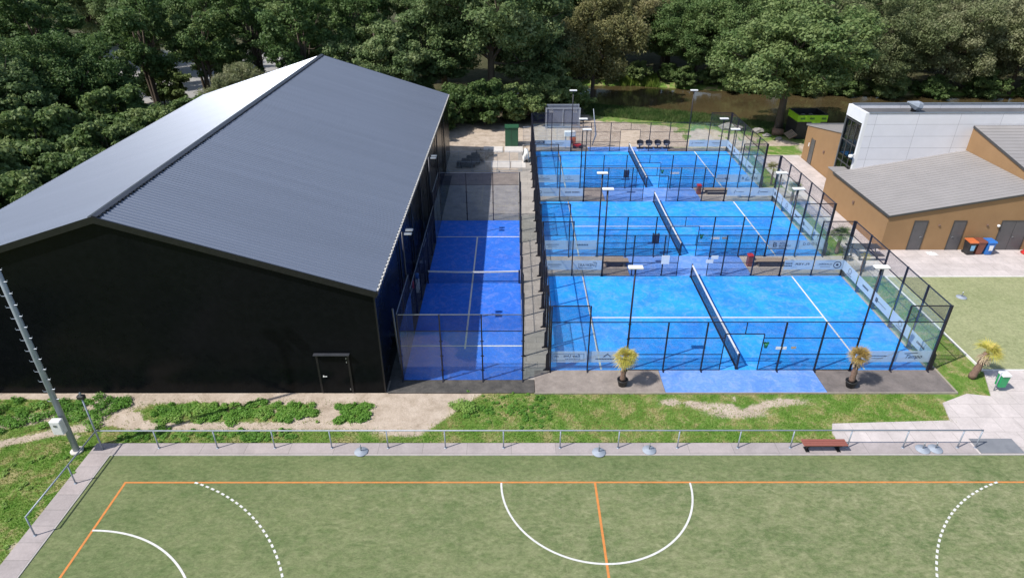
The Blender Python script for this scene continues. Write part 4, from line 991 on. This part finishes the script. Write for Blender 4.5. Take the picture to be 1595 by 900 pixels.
mb = MB(); mb.tube([(21.4+.32*math.cos(a), 12.6+.32*math.sin(a), .72) for a in np.linspace(.6, 3.9, 12)], .035, 6); mb.build('backrest', 'dark_table', e)
for a in (.6, 2.2, 3.9, 5.4): MB().tube([(21.4+.26*math.cos(a), 12.6+.26*math.sin(a), .03), (21.4+.30*math.cos(a), 12.6+.30*math.sin(a), .70 if a < 5 else .42)], .02, 5).build('leg', 'dark_table', e)

# ------------------------------------------------------------------ rear yard
e = empty('storage_cage', (3.8, 46.8, 0), 'grey steel mesh storage cage behind the farthest court', 'cage')
for x in (1.85, 5.65):
    for y in (45.9, 47.6): MB().rbox(x-.07, x+.07, y-.07, y+.07, 0, 2.3, .01).build('post', 'galvanised', e)
for y in (45.9, 47.6): MB().box(1.92, 5.58, y-.05, y+.05, 2.2, 2.3).build('beam', 'galvanised', e); MB().box(1.92, 5.58, y-.05, y+.05, .1, .2).build('beam', 'galvanised', e)
MB().box(3.71, 3.79, 45.86, 45.94, .2, 2.2).build('post', 'galvanised', e)
MB().box(1.92, 5.58, 45.93, 45.95, .2, 2.2).build('mesh_front', 'cage_mesh', e); MB().box(1.92, 5.58, 47.5, 47.54, .2, 2.2).build('back_panel', 'grey_panel', e)
MB().box(1.84, 1.86, 46, 47.5, .2, 2.2).build('side_panel', 'grey_panel', e)
for x in (2.2, 4.9): MB().rbox(x, x+.45, 45.95, 46.25, 1.75, 2.0, .03).build('lamp', 'white_trim', e)
def heras(x0, x1, y, n, label, h=2.0, z0=0):
    e = empty('site_fence', ((x0+x1)/2, y, 0), label, 'fence', 'silver mesh site fences')
    st = (x1-x0)/n
    for i in range(n):
        a, b = x0+i*st+.04, x0+(i+1)*st-.04
        MB().tube([(a, y, .08), (a, y, h), (b, y, h), (b, y, .08), (a, y, .08)], .022, 6).build('panel_frame', 'galvanised', e)
        MB().box(a+.02, b-.02, y-.003, y+.003, .1, h-.02).build('mesh_panel', 'steel_mesh', e)
        MB().tube([((a+b)/2, y, .1), ((a+b)/2, y, h)], .015, 6).build('brace', 'galvanised', e)
        MB().tube([(a, y, h/2), (b, y, h/2)], .012, 6).build('brace', 'galvanised', e)
        MB().rbox(a-.1, a+.16, y-.3, y+.3, 0, .12, .02).build('foot', 'rock', e)
heras(-.9, 6.3, 39.35, 3, 'silver mesh fence panels behind the farthest padel court')
heras(-8.2, -1.05, 31.1, 3, 'silver mesh fence panels beyond the glass end of the narrow court')
e = empty('bent_pole', (6.45, 39.2, 0), 'bent silver pole standing behind the farthest court', 'pole')
MB().tube([(6.4, 39.2, 0), (6.75, 39.2, 1.2), (6.6, 39.2, 2.2), (6.35, 39.2, 3.9)], [.05, .09, .07, .03], 8).build('pole', 'galvanised', e, True)
e = empty('garden_cart', (4.3, 38.6, 0), 'orange and red machine under a white box behind the farthest court', 'machine')
MB().rbox(4.0, 4.6, 38.3, 38.9, .5, 1.15, .05).build('body', 'orange_plastic', e); MB().rbox(4.3, 5.2, 38.3, 38.9, .18, .42, .05).build('deck', 'red_plastic', e)
MB().rbox(3.4, 4.55, 38.3, 38.9, 1.25, 1.75, .04).build('white_box', 'white_plastic', e)
for x in (4.45, 5.1): MB().prism([(x+.16*math.cos(a), .17+.16*math.sin(a)) for a in np.linspace(0, 6.28, 15)[:-1]], 38.2, 38.29).build('wheel', 'black_plastic', e)
MB().box(3.5, 3.6, 38.35, 38.45, .02, 1.25).box(4.4, 4.5, 38.75, 38.85, .02, 1.25).build('leg', 'gray_steel', e)
# bucket chairs
for i in range(4):
    x, y = 11.3+i*.92, 38.3
    e = empty('bucket_chair', (x, y, 0), ['first', 'second', 'third', 'fourth'][i]+' from the left of four black tub chairs behind the farthest net', 'chair', 'black tub chairs behind the farthest court')
    MB().lathe(x, y, [(.05, .12), (.06, .30), (.24, .36), (.28, .42), (.25, .45), (.10, .43)], 16).build('seat', 'grey_panel', e)
    mb = MB(); vs = []; n = 12
    for k in range(n+1):
        a = math.pi*(-.12+1.24*k/n); hh = .52+.30*math.sin(math.pi*k/n)**.6
        for r in (.27, .30): vs += [(x+r*math.cos(a), y+r*math.sin(a), .44), (x+r*1.22*math.cos(a), y+r*1.22*math.sin(a), hh)]
    mb.add(vs, [f for k in range(n) for f in ((4*k, 4*k+4, 4*k+5, 4*k+1), (4*k+2, 4*k+3, 4*k+7, 4*k+6), (4*k+1, 4*k+5, 4*k+7, 4*k+3))]); mb.build('backrest', 'black_plastic', e)
    MB().rbox(x-.34, x+.34, y-.30, y+.10, .04, .12, .02).build('base', 'black_plastic', e)
# green cabinet
e = empty('green_cabinet', (-2.05, 39.6, 0), 'dark green metal cabinet on the sand behind the narrow court', 'cabinet')
MB().rbox(-2.75, -1.38, 38.95, 40.2, .02, 1.95, .03).build('body', 'dark_green', e); MB().box(-2.80, -1.33, 38.88, 40.25, 1.955, 2.02).build('lid', 'dark_green', e)
MB().box(-2.08, -2.05, 38.94, 38.947, .1, 1.9).build('door_seam', 'black_plastic', e)
# black mat rolls
for i in range(5):
    x0 = -7.35+i*.42; y = 32.6+i*.86
    e = empty('mat_bundle', (x0+.9, y, 0), ['nearest', 'second nearest', 'middle', 'second farthest', 'farthest'][i]+' of five black mat bundles lying behind the narrow court', 'mat bundle', 'black mat bundles behind the narrow court')
    mb = MB(); w_ = 1.75
    for q in range(3): mb.tube([(x0, y-.22+.22*q, .30+.0*q), (x0+w_, y-.22+.22*q, .30)], .24-.02*q, 10)
    mb.build('roll', 'black_plastic', e, True)
    for s in (.45, 1.3): MB().box(x0+s-.03, x0+s+.03, y-.48, y+.44, .0, .56).build('strap', 'gray_steel' if False else 'black_metal', e)
e = empty('white_bag', (-.65, 34.2, 0), 'white plastic sheet heaped beside the far fence post', 'sheet')
mb = MB(); rr = random.Random(3)
mb.lathe(-.7, 34.2, [(.32, .0), (.36, .4), (.3, .9), (.2, 1.2), (.06, 1.32)], 11); mb.v = [(x+rr.uniform(-.06, .06), y+rr.uniform(-.5, .5)*(1 if z < 1 else .3), z) for x, y, z in mb.v]; mb.build('sheet', 'white_plastic', e, True)
# black container with lime banner
e = empty('black_container', (29.9, 43.0, 0), 'tall black container with a lime green banner band near the canal', 'container')
CXa, CXb, CYa, CYb = 28.65, 31.75, 41.6, 44.4
mb = MB().box(CXa, CXb, CYa, CYa+.06, 0, 2.6).box(CXa, CXb, CYb-.06, CYb, 0, 2.6).box(CXa, CXa+.06, CYa+.06, CYb-.06, 0, 2.6).box(CXb-.06, CXb, CYa+.06, CYb-.06, 0, 2.6).box(CXa+.06, CXb-.06, CYa+.06, CYb-.06, 1.9, 2.0)
mb.build('body', 'black_plastic', e)
MB().box(CXa-.03, CXb+.03, CYa-.03, CYa-.003, 1.85, 2.55).box(CXa-.03, CXa-.003, CYa-.003, CYb, 1.85, 2.55).box(30.15, 31.1, CYa-.045, CYa-.031, .95, 2.3).build('banner_band', 'lime_banner', e)
lt = MB(); rr = random.Random(8)
for x0 in (28.9, 29.9, 31.15): 
    for q in range(5): lt.box(x0+q*.1, x0+q*.1+.06, CYa-.052, CYa-.046, 2.1, 2.28+rr.uniform(0, .05)); lt.box(x0+q*.1+.06, x0+q*.1+.1, CYa-.051, CYa-.047, 2.12, 2.16)
lt.build('small_print', 'dark_green', e)
mb = MB(); 
for q in range(6): 
    x = 28.9+q*.45; y = 42.1+rr.uniform(0, 1.6); mb.rbox(x, x+.4, y, y+.35, 2.0, 2.12+rr.uniform(0, .1), .02)
mb.build('rubble', 'rock', e)
# pallet, stump pot, rocks
e = empty('wooden_pallet', (29.2, 42.2, 0), 'weathered wooden pallet leaning beside the black container', 'pallet')
def rp(u, v, w_): return Vector((27.9, 41.0, .1))+Vector((.75, .15, .35))*u+Vector((-.25, .9, .25)).normalized()*v+Vector((-.4, -.2, .9)).normalized()*w_
for i in range(6):
    mb = MB(); a = i*.2; mb.add([rp(p, q, r) for r in (0.1, .125) for (p, q) in ((a, 0), (a+.12, 0), (a+.12, 1.1), (a, 1.1))], [(0, 3, 2, 1), (4, 5, 6, 7), (0, 1, 5, 4), (1, 2, 6, 5), (2, 3, 7, 6), (3, 0, 4, 7)]); mb.build('slat', 'pale_wood', e)
for v_ in (0, .5, 1.0):
    mb = MB(); mb.add([rp(p, q, r) for r in (0., .098) for (p, q) in ((0, v_), (1.12, v_), (1.12, v_+.1), (0, v_+.1))], [(0, 3, 2, 1), (4, 5, 6, 7), (0, 1, 5, 4), (1, 2, 6, 5), (2, 3, 7, 6), (3, 0, 4, 7)]); mb.build('stringer', 'old_wood', e)
e = empty('tree_stump', (27.2, 43.2, 0), 'reddish cut log section lying at the foot of the tree by the container', 'log')
MB().tube([(26.8, 43.3, .3), (27.9, 43.0, .3)], [.42, .38], 14).build('log', 'old_wood', e, True)
rr = random.Random(12)
import bmesh
def rock(x, y, r, label, group='pale rocks by the canal bank'):
    bm = bmesh.new(); bmesh.ops.create_icosphere(bm, subdivisions=2, radius=1)
    for v in bm.verts:
        v.co *= r*(1+.25*math.sin(v.co.x*5+x)*math.cos(v.co.y*4+y)); v.co.z *= .55; v.co.x *= 1.3; v.co.z += r*.3
    me = bpy.data.meshes.new('rock'); bm.to_mesh(me); bm.free(); me.materials.append(MATS['rock'])
    o = bpy.data.objects.new('rock', me); COL.objects.link(o); o.location = (x, y, 0); tag(o, label, 'rock', group)
for i, (x, y, r) in enumerate(((25.6, 44.2, .55), (26.0, 42.6, .35), (22.6, 45.6, .75), (23.6, 45.2, .5), (26.9, 41.4, .3))):
    rock(x, y, r, ['pale rock left of the tree foot by the container', 'small pale rock in front of the tree by the container', 'largest pale rock behind the right end of the farthest court', 'pale rock just right of the largest one behind the farthest court', 'smallest rock in front of the wooden pallet'][i])

# ------------------------------------------------------------------ palms
def palm(x, y, h, z0, crownmat, label, lean=(0, 0), potted=False, R=.62, n=26, seed=0, trunk_r=.13, skirt=True, squash=1.0, cat='palm', group=None, bias=(0, 0)):
    rr = random.Random(seed)
    e = empty('potted_palm' if potted else 'palm_tree', (x, y, 0), label, cat, group)
    if potted:
        MB().lathe(x, y, [(.20, .02), (.27, .34), (.29, .36), (.29, .40), (.25, .40), (.245, .34)], 20).build('pot', 'black_plastic', e, True)
        MB().lathe(x, y, [(.0, .30), (.24, .33)], 16).build('soil', 'soil', e)
    base = .33 if potted else 0
    top = Vector((x+lean[0], y+lean[1], z0+h)); pts = []; rs = []
    for i in range(9):
        t_ = i/8; p = Vector((x, y, base)).lerp(top, t_); p.x += lean[0]*.15*math.sin(t_*3.1)
        pts.append(p); rs.append(trunk_r*(1.15-.25*t_)*(1+.10*((i % 2)*2-1)))
    MB().tube(pts, rs, 12).build('trunk', 'palm_bark', e, True)
    mb = MB(); sk = MB()
    for k in range(n):
        az = rr.uniform(0, 6.28); el = rr.choice([rr.uniform(.55, 1.4), rr.uniform(-.2, .7)])
        d = Vector((math.cos(az)*math.cos(el)+bias[0], math.sin(az)*math.cos(el)+bias[1], math.sin(el)*squash)).normalized()
        L = R*rr.uniform(.2, .45); tip = top+d*L
        mb.tube([top, tip], [.012, .006], 4)
        side = d.cross(Vector((0, 0, 1))); side = side.normalized() if side.length > .05 else Vector((1, 0, 0)); upv = side.cross(d).normalized()
        FL = R*rr.uniform(.65, .95); nb = 15
        for j in range(nb):
            a = (j/(nb-1)-.5)*2.9; dd = (d*math.cos(a)+side*math.sin(a)).normalized(); q = tip+dd*FL*rr.uniform(.85, 1)+Vector((0, 0, -rr.uniform(.1, .4)*FL)); wv_ = dd.cross(upv).normalized()*.014*R/.62
            mid = tip+dd*FL*.5+upv*.01
            mb.add([tip, mid-wv_, q, mid+wv_], [(0, 1, 2, 3)])
    mb.build('crown', crownmat, e)
    if skirt:
        for k in range(110):
            az = rr.uniform(0, 6.28); d = Vector((math.cos(az), math.sin(az), 0)); s_ = top-Vector((0, 0, rr.uniform(.0, .12))); q = s_+d*rr.uniform(.15, .34)*R/.62-Vector((0, 0, rr.uniform(.18, .5)))
            wv_ = Vector((-d.y, d.x, 0))*.02; sk.add([s_+d*.05-wv_, s_+d*.05+wv_, q+wv_*.8, q-wv_*.8], [(0, 1, 2, 3)])
        sk.build('dry_skirt', 'palm_skirt', e)
    return e
palm(3.68, -1.48, 1.75, 0, 'palm_yellow', 'yellow potted palm in a black tub in front of the nearest court', potted=True, R=.72, n=32, seed=4, group='potted palms in front of the nearest court')
palm(15.3, -1.60, 1.85, 0, 'palm_dry', 'orange brown potted palm in a black tub in front of the nearest court', potted=True, R=.66, n=28, seed=9, group='potted palms in front of the nearest court')
palm(21.95, -.85, 1.55, 0, 'palm_yellow', 'palm with thick trunk and fronds swept right beside the pale green turf', lean=(.3, .05), R=.78, n=20, seed=2, trunk_r=.16, bias=(.8, 0), skirt=True)
palm(21.2, 13.7, 1.45, 0, 'palm_green', 'green palm planted in a bed right of the gap before the middle court', R=.85, n=22, seed=6, trunk_r=.12, skirt=False)
palm(21.35, 22.9, 1.4, 0, 'palm_green', 'green palm in the bed beside the far end of the middle court', R=.8, n=20, seed=7, trunk_r=.11, skirt=False)
palm(21.3, 27.6, 1.5, 0, 'palm_yellow', 'sparse yellowish palm in the bed beside the farthest court', R=.8, n=14, seed=11, trunk_r=.08, skirt=False)
palm(21.7, 10.9, 1.1, 0, 'palm_yellow', 'small pale palm stub between the picnic table and the nearest court', R=.4, n=10, seed=15, trunk_r=.12, skirt=False)

# ------------------------------------------------------------------ foliage
def leaf_arrays(rng, cen, rad, wgt, n, size, aspect=.55, upb=.35, droop=0., shell=(.72, 1.05), outb=.8):
    """n rhombic leaves spread over lobes; returns verts, faces"""
    p = wgt/wgt.sum(); li = rng.choice(len(cen), n, p=p)
    d = rng.normal(size=(n, 3)); d /= np.linalg.norm(d, axis=1)[:, None]
    r = rng.uniform(shell[0], shell[1], n)**1.0
    pos = cen[li]+d*rad[li]*r[:, None]
    if droop: pos[:, 2] -= droop*rng.rand(n)**2
    nr = d*outb+rng.normal(size=(n, 3))*.55; nr[:, 2] += upb; nr /= np.linalg.norm(nr, axis=1)[:, None]
    a = np.cross(nr, rng.normal(size=(n, 3))); a /= np.linalg.norm(a, axis=1)[:, None]
    if droop: a[:, 2] -= 1.2; a -= nr*np.sum(a*nr, 1)[:, None]; a /= np.linalg.norm(a, axis=1)[:, None]
    b = np.cross(nr, a); s = size*rng.uniform(.6, 1.25, n)[:, None]
    V = np.stack([pos-a*s*.5, pos+b*s*aspect*.5, pos+a*s*.5, pos-b*s*aspect*.5], 1)
    V[:, 1] += nr*s*.12; V[:, 3] += nr*s*.12
    return V.reshape(-1, 3), np.arange(4*n).reshape(n, 4)
def crown_mesh(name, mat, V, F):
    me = bpy.data.meshes.new(name); fastmesh(me, V, F); me.materials.append(MATS[mat])
    return me
def make_tree(name, mat, H, R, base, n, size, seed, nl=12, nsub=9, aspect=.6, droop=0., trunk=.28, label=None, flat=.8, gaps=0., forks=1):
    rng = np.random.RandomState(seed); rr = random.Random(seed)
    e = empty(name, (0, 0, 0))
    cz = (H+base)/2; hz = (H-base)/2
    mains = []; k = 0
    while len(mains) < nl and k < 2000:
        k += 1
        d = rng.normal(size=3); d /= np.linalg.norm(d); rr_ = rng.uniform(.35, .80)
        c = np.array([d[0]*R*rr_, d[1]*R*rr_, cz+d[2]*hz*rr_*1.02])
        if all(np.linalg.norm((c-q)/np.array([R, R, hz])) > (.42+gaps) for q in mains): mains.append(c)
        elif k > 600 and all(np.linalg.norm((c-q)/np.array([R, R, hz])) > .25 for q in mains): mains.append(c)
    cen = []; rad = []
    for c in mains:
        mr = R*rng.uniform(.21, .36)
        for j in range(nsub):
            d = rng.normal(size=3); d /= np.linalg.norm(d); d[2] = d[2]*flat+.1
            cen.append(c+d*mr*rng.uniform(.6, 1.05)); q = R*rng.uniform(.05, .15); rad.append([q*rng.uniform(.9, 1.5), q*rng.uniform(.9, 1.5), q*rng.uniform(.55, .9)])
    cen = np.array(cen); rad = np.array(rad); wg = rad[:, 0]**2
    wg = wg**.8
    V, F = leaf_arrays(rng, cen, rad, wg, n, size, aspect, droop=droop, shell=(.45, 1.18), outb=.65)
    me = crown_mesh('crown', mat, V, F); o = bpy.data.objects.new('crown', me); COL.objects.link(o); o.parent = e
    tb = MB(); ftop = base+(H-base)*.30
    trunks = [(rr.uniform(-.4, .4)*i, rr.uniform(-.4, .4)*i) for i in range(forks)]
    for (ox, oy) in trunks:
        pts = [(ox*.3, oy*.3, -.4), (ox*.5, oy*.5, base*.5), (ox, oy, ftop), (ox+rr.uniform(-.5, .5), oy+rr.uniform(-.5, .5), H*.78)]
        tb.tube(pts, [trunk*1.35, trunk, trunk*.75, trunk*.2], 9)
    for c in mains:
        s = Vector((trunks[0][0], trunks[0][1], ftop*rr.uniform(.72, 1.25))); en = Vector(c); md = s.lerp(en, .5)+Vector((rr.uniform(-.5, .5), rr.uniform(-.5, .5), -.35))
        tb.tube([s, md, en], [trunk*.5, trunk*.3, trunk*.1], 6, False)
        for q in range(3):
            en2 = en+Vector((rr.uniform(-1, 1), rr.uniform(-1, 1), rr.uniform(-.3, 1)))*R*.25; tb.tube([md.lerp(en, .6), en2], [trunk*.18, trunk*.05], 5, False)
    tb.build('trunk', 'bark', e, True)
    return e
P = {}
P['dark'] = make_tree('broadleaf_tree', 'leaf_dark', 17, 8.2, 2.6, 62000, .36, 1, nl=17, nsub=18, trunk=.42, droop=0)
P['mid'] = make_tree('maple_tree', 'leaf_mid', 14.5, 8.0, 3.4, 58000, .36, 2, nl=18, nsub=18, trunk=.36)
P['olive'] = make_tree('willow_tree', 'leaf_olive', 15, 5.8, 2.2, 42000, .38, 3, nl=16, nsub=16, aspect=.35, droop=1.4, trunk=.26)
P['airy'] = make_tree('slender_tree', 'leaf_mid', 15, 5.2, 3.5, 16000, .36, 4, nl=12, nsub=12, trunk=.20, gaps=.05, forks=3)
P['grey'] = make_tree('poplar_tree', 'leaf_willow', 13, 7.0, 1.2, 58000, .32, 5, nl=22, nsub=18, aspect=.45, trunk=.25, droop=.3)
P['bush'] = make_tree('shrub', 'leaf_bush', 4.2, 3.0, -.4, 19000, .26, 6, nl=12, nsub=14, trunk=.07)
P['shade'] = make_tree('broadleaf_tree', 'leaf_dark', 14, 6.2, 1.8, 36000, .38, 8, nl=16, nsub=16, trunk=.25, forks=2)
LOOK = {'dark': ('dark green broadleaf tree', 'tree'), 'mid': ('mid green bushy tree', 'tree'), 'olive': ('yellowish drooping willow', 'tree'), 'airy': ('slender open crowned tree', 'tree'),
        'grey': ('grey green feathery tree', 'tree'), 'bush': ('dense dark green shrub', 'shrub'), 'shade': ('dark green bushy tree', 'tree')}
ORD = ['first', 'second', 'third', 'fourth', 'fifth', 'sixth', 'seventh', 'eighth', 'ninth', 'tenth', 'eleventh', 'twelfth', 'thirteenth', 'fourteenth', 'fifteenth', 'sixteenth']
used = set(); tr = random.Random(77)
def place(kind, x, y, s=1., rz=None, label=None, group='trees behind the courts and hall', sz=None):
    e = P[kind] if kind not in used else copy_tree(P[kind]); used.add(kind)
    z = float(ground_z(np.array([x]), np.array([y]))[0])
    e.location = (x, y, z-.05); e.rotation_euler = (0, 0, tr.uniform(0, 6.28) if rz is None else rz); e.scale = (s, s, sz or s*tr.uniform(.95, 1.06))
    tag(e, label, LOOK[kind][1], group); return e
def row(items, where, group):
    items = sorted(items, key=lambda q: q[1]/(q[2]+28)); cnt = {}
    tot = {}
    for it in items: tot[it[0]] = tot.get(it[0], 0)+1
    for it in items:
        szz = it[7] if len(it) > 7 else None; it = it[:4]
        k = it[0]; cnt[k] = cnt.get(k, 0)+1
        lead = LOOK[k][0]+' '+where if tot[k] == 1 else f'{ORD[cnt[k]-1]} {LOOK[k][0]} from the left {where}'
        place(*it, label=lead, group=group, sz=szz)
# shrubs and trees hugging the hall's left side
row([('bush', -36.5, 9, 1.15), ('bush', -37.5, 15, 1.3), ('bush', -36.6, 21, 1.2), ('bush', -37.2, 27.5, 1.35), ('bush', -36.4, 34, 1.25), ('bush', -42, 18, 1.6), ('bush', -43, 27, 1.7), ('bush', -41, 36, 1.6), ('bush', -36, 41, 1.2), ('bush', -47, 23, 1.5)],
    'along the left side of the black hall', 'shrubs left of the hall')
row([('shade', -49, 30, .85), ('mid', -52, 35, .95), ('mid', -47, 41, .8), ('airy', -56, 50, 1.1), ('airy', -44, 50, 1.0), ('shade', -63, 44, 1.0), ('dark', -67, 56, .9)],
    'in the wood left of the black hall', 'trees left of the hall')
row([('airy', -38, 52, .95), ('grey', -31.5, 45, .62), ('airy', -33, 54, 1.0), ('bush', -47, 57, 1.3), ('airy', -41.5, 58, .9), ('airy', -29, 58, 1.05), ('airy', -25.5, 49, .95), ('airy', -20.5, 55, 1.0), ('bush', -28.5, 43, 1.1), ('bush', -22, 41.5, 1.15), ('bush', -16.5, 42.5, 1.2), ('shade', -17.5, 50, .9), ('bush', -11.8, 43.5, 1.25)],
    'close behind the black hall', 'trees close behind the hall')
row([('dark', -4.6, 54.2, 1.12), ('shade', -12.3, 54, 1.0), ('bush', -8.6, 46.6, 1.1), ('bush', -5.2, 47.2, 1.2), ('bush', -1.4, 48.6, 1.1), ('bush', 2.2, 50.6, 1.25), ('bush', 5.0, 52.6, 1.0), ('olive', 8.6, 60, 1.08), ('shade', 1.5, 60, .95), ('mid', 27.9, 44.6, 1.16, None, None, None, 1.0)],
    'between the sandy yard and the canal', 'trees on the near canal bank')
row([('olive', 14.5, 74, 1.15), ('mid', 30, 72, 1.0), ('bush', 16.5, 71.3, .7), ('bush', 21, 71, .6), ('mid', 24.5, 69.8, .72), ('mid', 20.5, 74, .8), ('bush', 23, 68.6, .8), ('bush', 29.5, 66.8, .9), ('bush', 12.5, 71.4, .7), ('grey', 40, 67.2, .95), ('grey', 49, 65.2, 1.0), ('grey', 58, 65.2, 1.05), ('grey', 67, 64.2, 1.05), ('grey', 77, 65, 1.1), ('bush', 33, 66.5, .9), ('bush', 38.5, 65.2, .95), ('bush', 44, 64.6, .9), ('bush', 50, 63.8, 1.0), ('bush', 56, 63.4, .9), ('bush', 62.5, 63.2, 1.0), ('bush', 70, 62.8, 1.0), ('bush', 7, 72.5, 1.0), ('bush', 27, 68.3, .8)],
    'on the far canal bank', 'trees on the far canal bank')
row([('dark', -57, 78, .9), ('airy', -44, 72, 1.1), ('airy', -52, 66, 1.0), ('dark', -34, 76, .95), ('airy', -23, 68, 1.1), ('dark', -12, 70, .95), ('dark', 2, 78, .95), ('dark', 12, 86, 1.0), ('mid', 24, 86, 1.1), ('dark', 37, 84, .95), ('mid', 50, 82, 1.1), ('grey', 63, 80, 1.3), ('grey', 76, 80, 1.3), ('grey', 88, 76, 1.3)],
    'in the second line of woodland', 'trees in the second line of woodland')
row([('dark', -84, 92, 1.1), ('dark', -70, 84, 1.1), ('shade', -50, 98, 1.3), ('dark', -30, 100, 1.1), ('dark', -12, 98, 1.1), ('dark', 4, 104, 1.1), ('dark', 22, 104, 1.1), ('dark', 42, 102, 1.1), ('dark', 60, 100, 1.1), ('dark', 80, 98, 1.1), ('dark', 100, 94, 1.1)],
    'in the farthest line of woodland', 'trees in the farthest line of woodland')
place('shade', -38.5, -9.5, .9, label='dark green tree standing alone beyond the left end of the pitch path', group='trees left of the pitch')
# reeds along the far bank
def blades(name, X, Y, hmin, hmax, mat, seed, w_=.02, kind='stuff', lean=.35):
    rng = np.random.RandomState(seed); n = len(X); Z = ground_z(X, Y)-.01
    az = rng.uniform(0, 2*np.pi, n); h = rng.uniform(hmin, hmax, n); ln_ = rng.uniform(0, lean, n)*h; a2 = rng.uniform(0, 2*np.pi, n)
    dx, dy = np.cos(az)*w_, np.sin(az)*w_
    V = np.stack([np.stack([X-dx, Y-dy, Z], 1), np.stack([X+dx, Y+dy, Z], 1), np.stack([X+np.cos(a2)*ln_, Y+np.sin(a2)*ln_, Z+h], 1)], 1).reshape(-1, 3)
    me = bpy.data.meshes.new(name); fastmesh(me, V, np.arange(3*n).reshape(n, 3)); me.materials.append(MATS[mat])
    o = bpy.data.objects.new(name, me); COL.objects.link(o); tag(o, kind=kind); return o
rng = np.random.RandomState(5)
X = rng.uniform(14, 19.5, 3000); Y = far_bank(X)+rng.uniform(.1, 3.6, 3000); k = fbm(X, Y, .5, 4) > .38
tag(blades('reeds', X[k], Y[k], .5, 1.3, 'reed', 1, .05), 'tall pale green reeds along the far canal bank', 'reeds')
X = rng.uniform(5, 33, 26000); Y = near_bank(X)+rng.uniform(-6.5, .6, 26000); k = rng.rand(26000) < grass_mask(X, Y)
tag(blades('bank_grass', X[k], Y[k], -.0+.15, .5, 'bank_leaf', 2, .045), 'rough dark grass on the near canal bank', 'grass')
# lawn blades on the strips
X = rng.uniform(-34, 23, 330000); Y = rng.uniform(-13, -1.9, 330000)
X = X; inpath = ((X > -21) & (Y < -5.7)) | ((X > 12.9) & (Y < -4.4)) | ((X > -8.3) & (X < 20.6) & (Y > -2.15)) | (X > 19.2)
g = grass_mask(X, Y); k = (~inpath) & (rng.rand(len(X)) < g*.95)
tag(blades('lawn_grass', X[k], Y[k], .03, .13, 'grass_blade', 3, .017, lean=.8), 'rough patchy grass between the pitch railing and the courts', 'grass')
X = rng.uniform(20.6, 22.8, 26000); Y = rng.uniform(-2.3, 36, 26000); k = rng.rand(len(X)) < grass_mask(X, Y)
k &= ~((X < 22.1) & (((Y > 10.2) & (Y < 13.3)) | ((Y > 23.4) & (Y < 26.8))))
tag(blades('verge_grass', X[k], Y[k], .03, .11, 'grass_blade', 4, .015, lean=.8), 'grass verge along the right side of the courts', 'grass')
# leafy weeds
def weed_patch(name, spots, label, seed, size=.10, per=110):
    rng = np.random.RandomState(seed); cen = np.array([[x, y, z] for x, y, z, r in spots]); rad = np.array([[r, r, r*.45] for x, y, z, r in spots])
    V, F = leaf_arrays(rng, cen, rad, rad[:, 0]**1.6, per*len(spots), size, .6, shell=(.35, 1.15), upb=1.3, outb=.3)
    V[:, 2] = np.maximum(V[:, 2], -.02)
    me = crown_mesh(name, 'weed_leaf', V, F); o = bpy.data.objects.new(name, me); COL.objects.link(o); tag(o, label, 'weeds', kind='stuff')
rr = random.Random(21); sp_ = []
for i in range(360):
    x = rr.uniform(-19.4, -8.9); y = -3.55+rr.gauss(0, .45)+.15*math.sin(x*2.1)
    if float(grass_mask(np.array([x]), np.array([y]))[0]) > .3: sp_.append((x, y, .03, rr.uniform(.07, .30)*rr.uniform(.5, 1)))
weed_patch('weeds', sp_, 'leafy green weeds in a band in front of the black hall', 3)
sp_ = [(-4.35+rr.gauss(0, .28), -3.3+rr.gauss(0, .22), .12, rr.uniform(.18, .32)) for i in range(16)]
weed_patch('weeds', sp_, 'dark leafy weed clump at the left tip of the lawn', 4)
sp_ = [(rr.uniform(-27, -21.0), 0, .08, rr.uniform(.12, .3)) for i in range(110)]
sp_ = [(x, -3.5-.35*(x+24)*rr.choice([-1, -1, 0])+rr.gauss(0, .5), z, r) for x, y, z, r in sp_]
weed_patch('weeds', [s for s in sp_ if s[1] < -2.4], 'leafy weeds left of the pitch corner by the mast', 5)
sp_ = [(rr.uniform(-20.4, -12), -5.2+rr.gauss(0, .2), .0, rr.uniform(.05, .14)) for i in range(90)]+[(rr.uniform(-4.4, 0), -3.4+rr.gauss(0, .5), .0, rr.uniform(.05, .12)) for i in range(90)]
weed_patch('weeds', sp_, 'scattered low weeds in the lawn behind the railing', 6)
X = rng.uniform(-29, -20.9, 60); Y = rng.uniform(-12, -6.5, 60)
weed_patch('weeds', [(a, b, .0, rr.uniform(.05, .13)) for a, b in zip(X, Y)], 'low weeds in the grass left of the pitch path', 7)
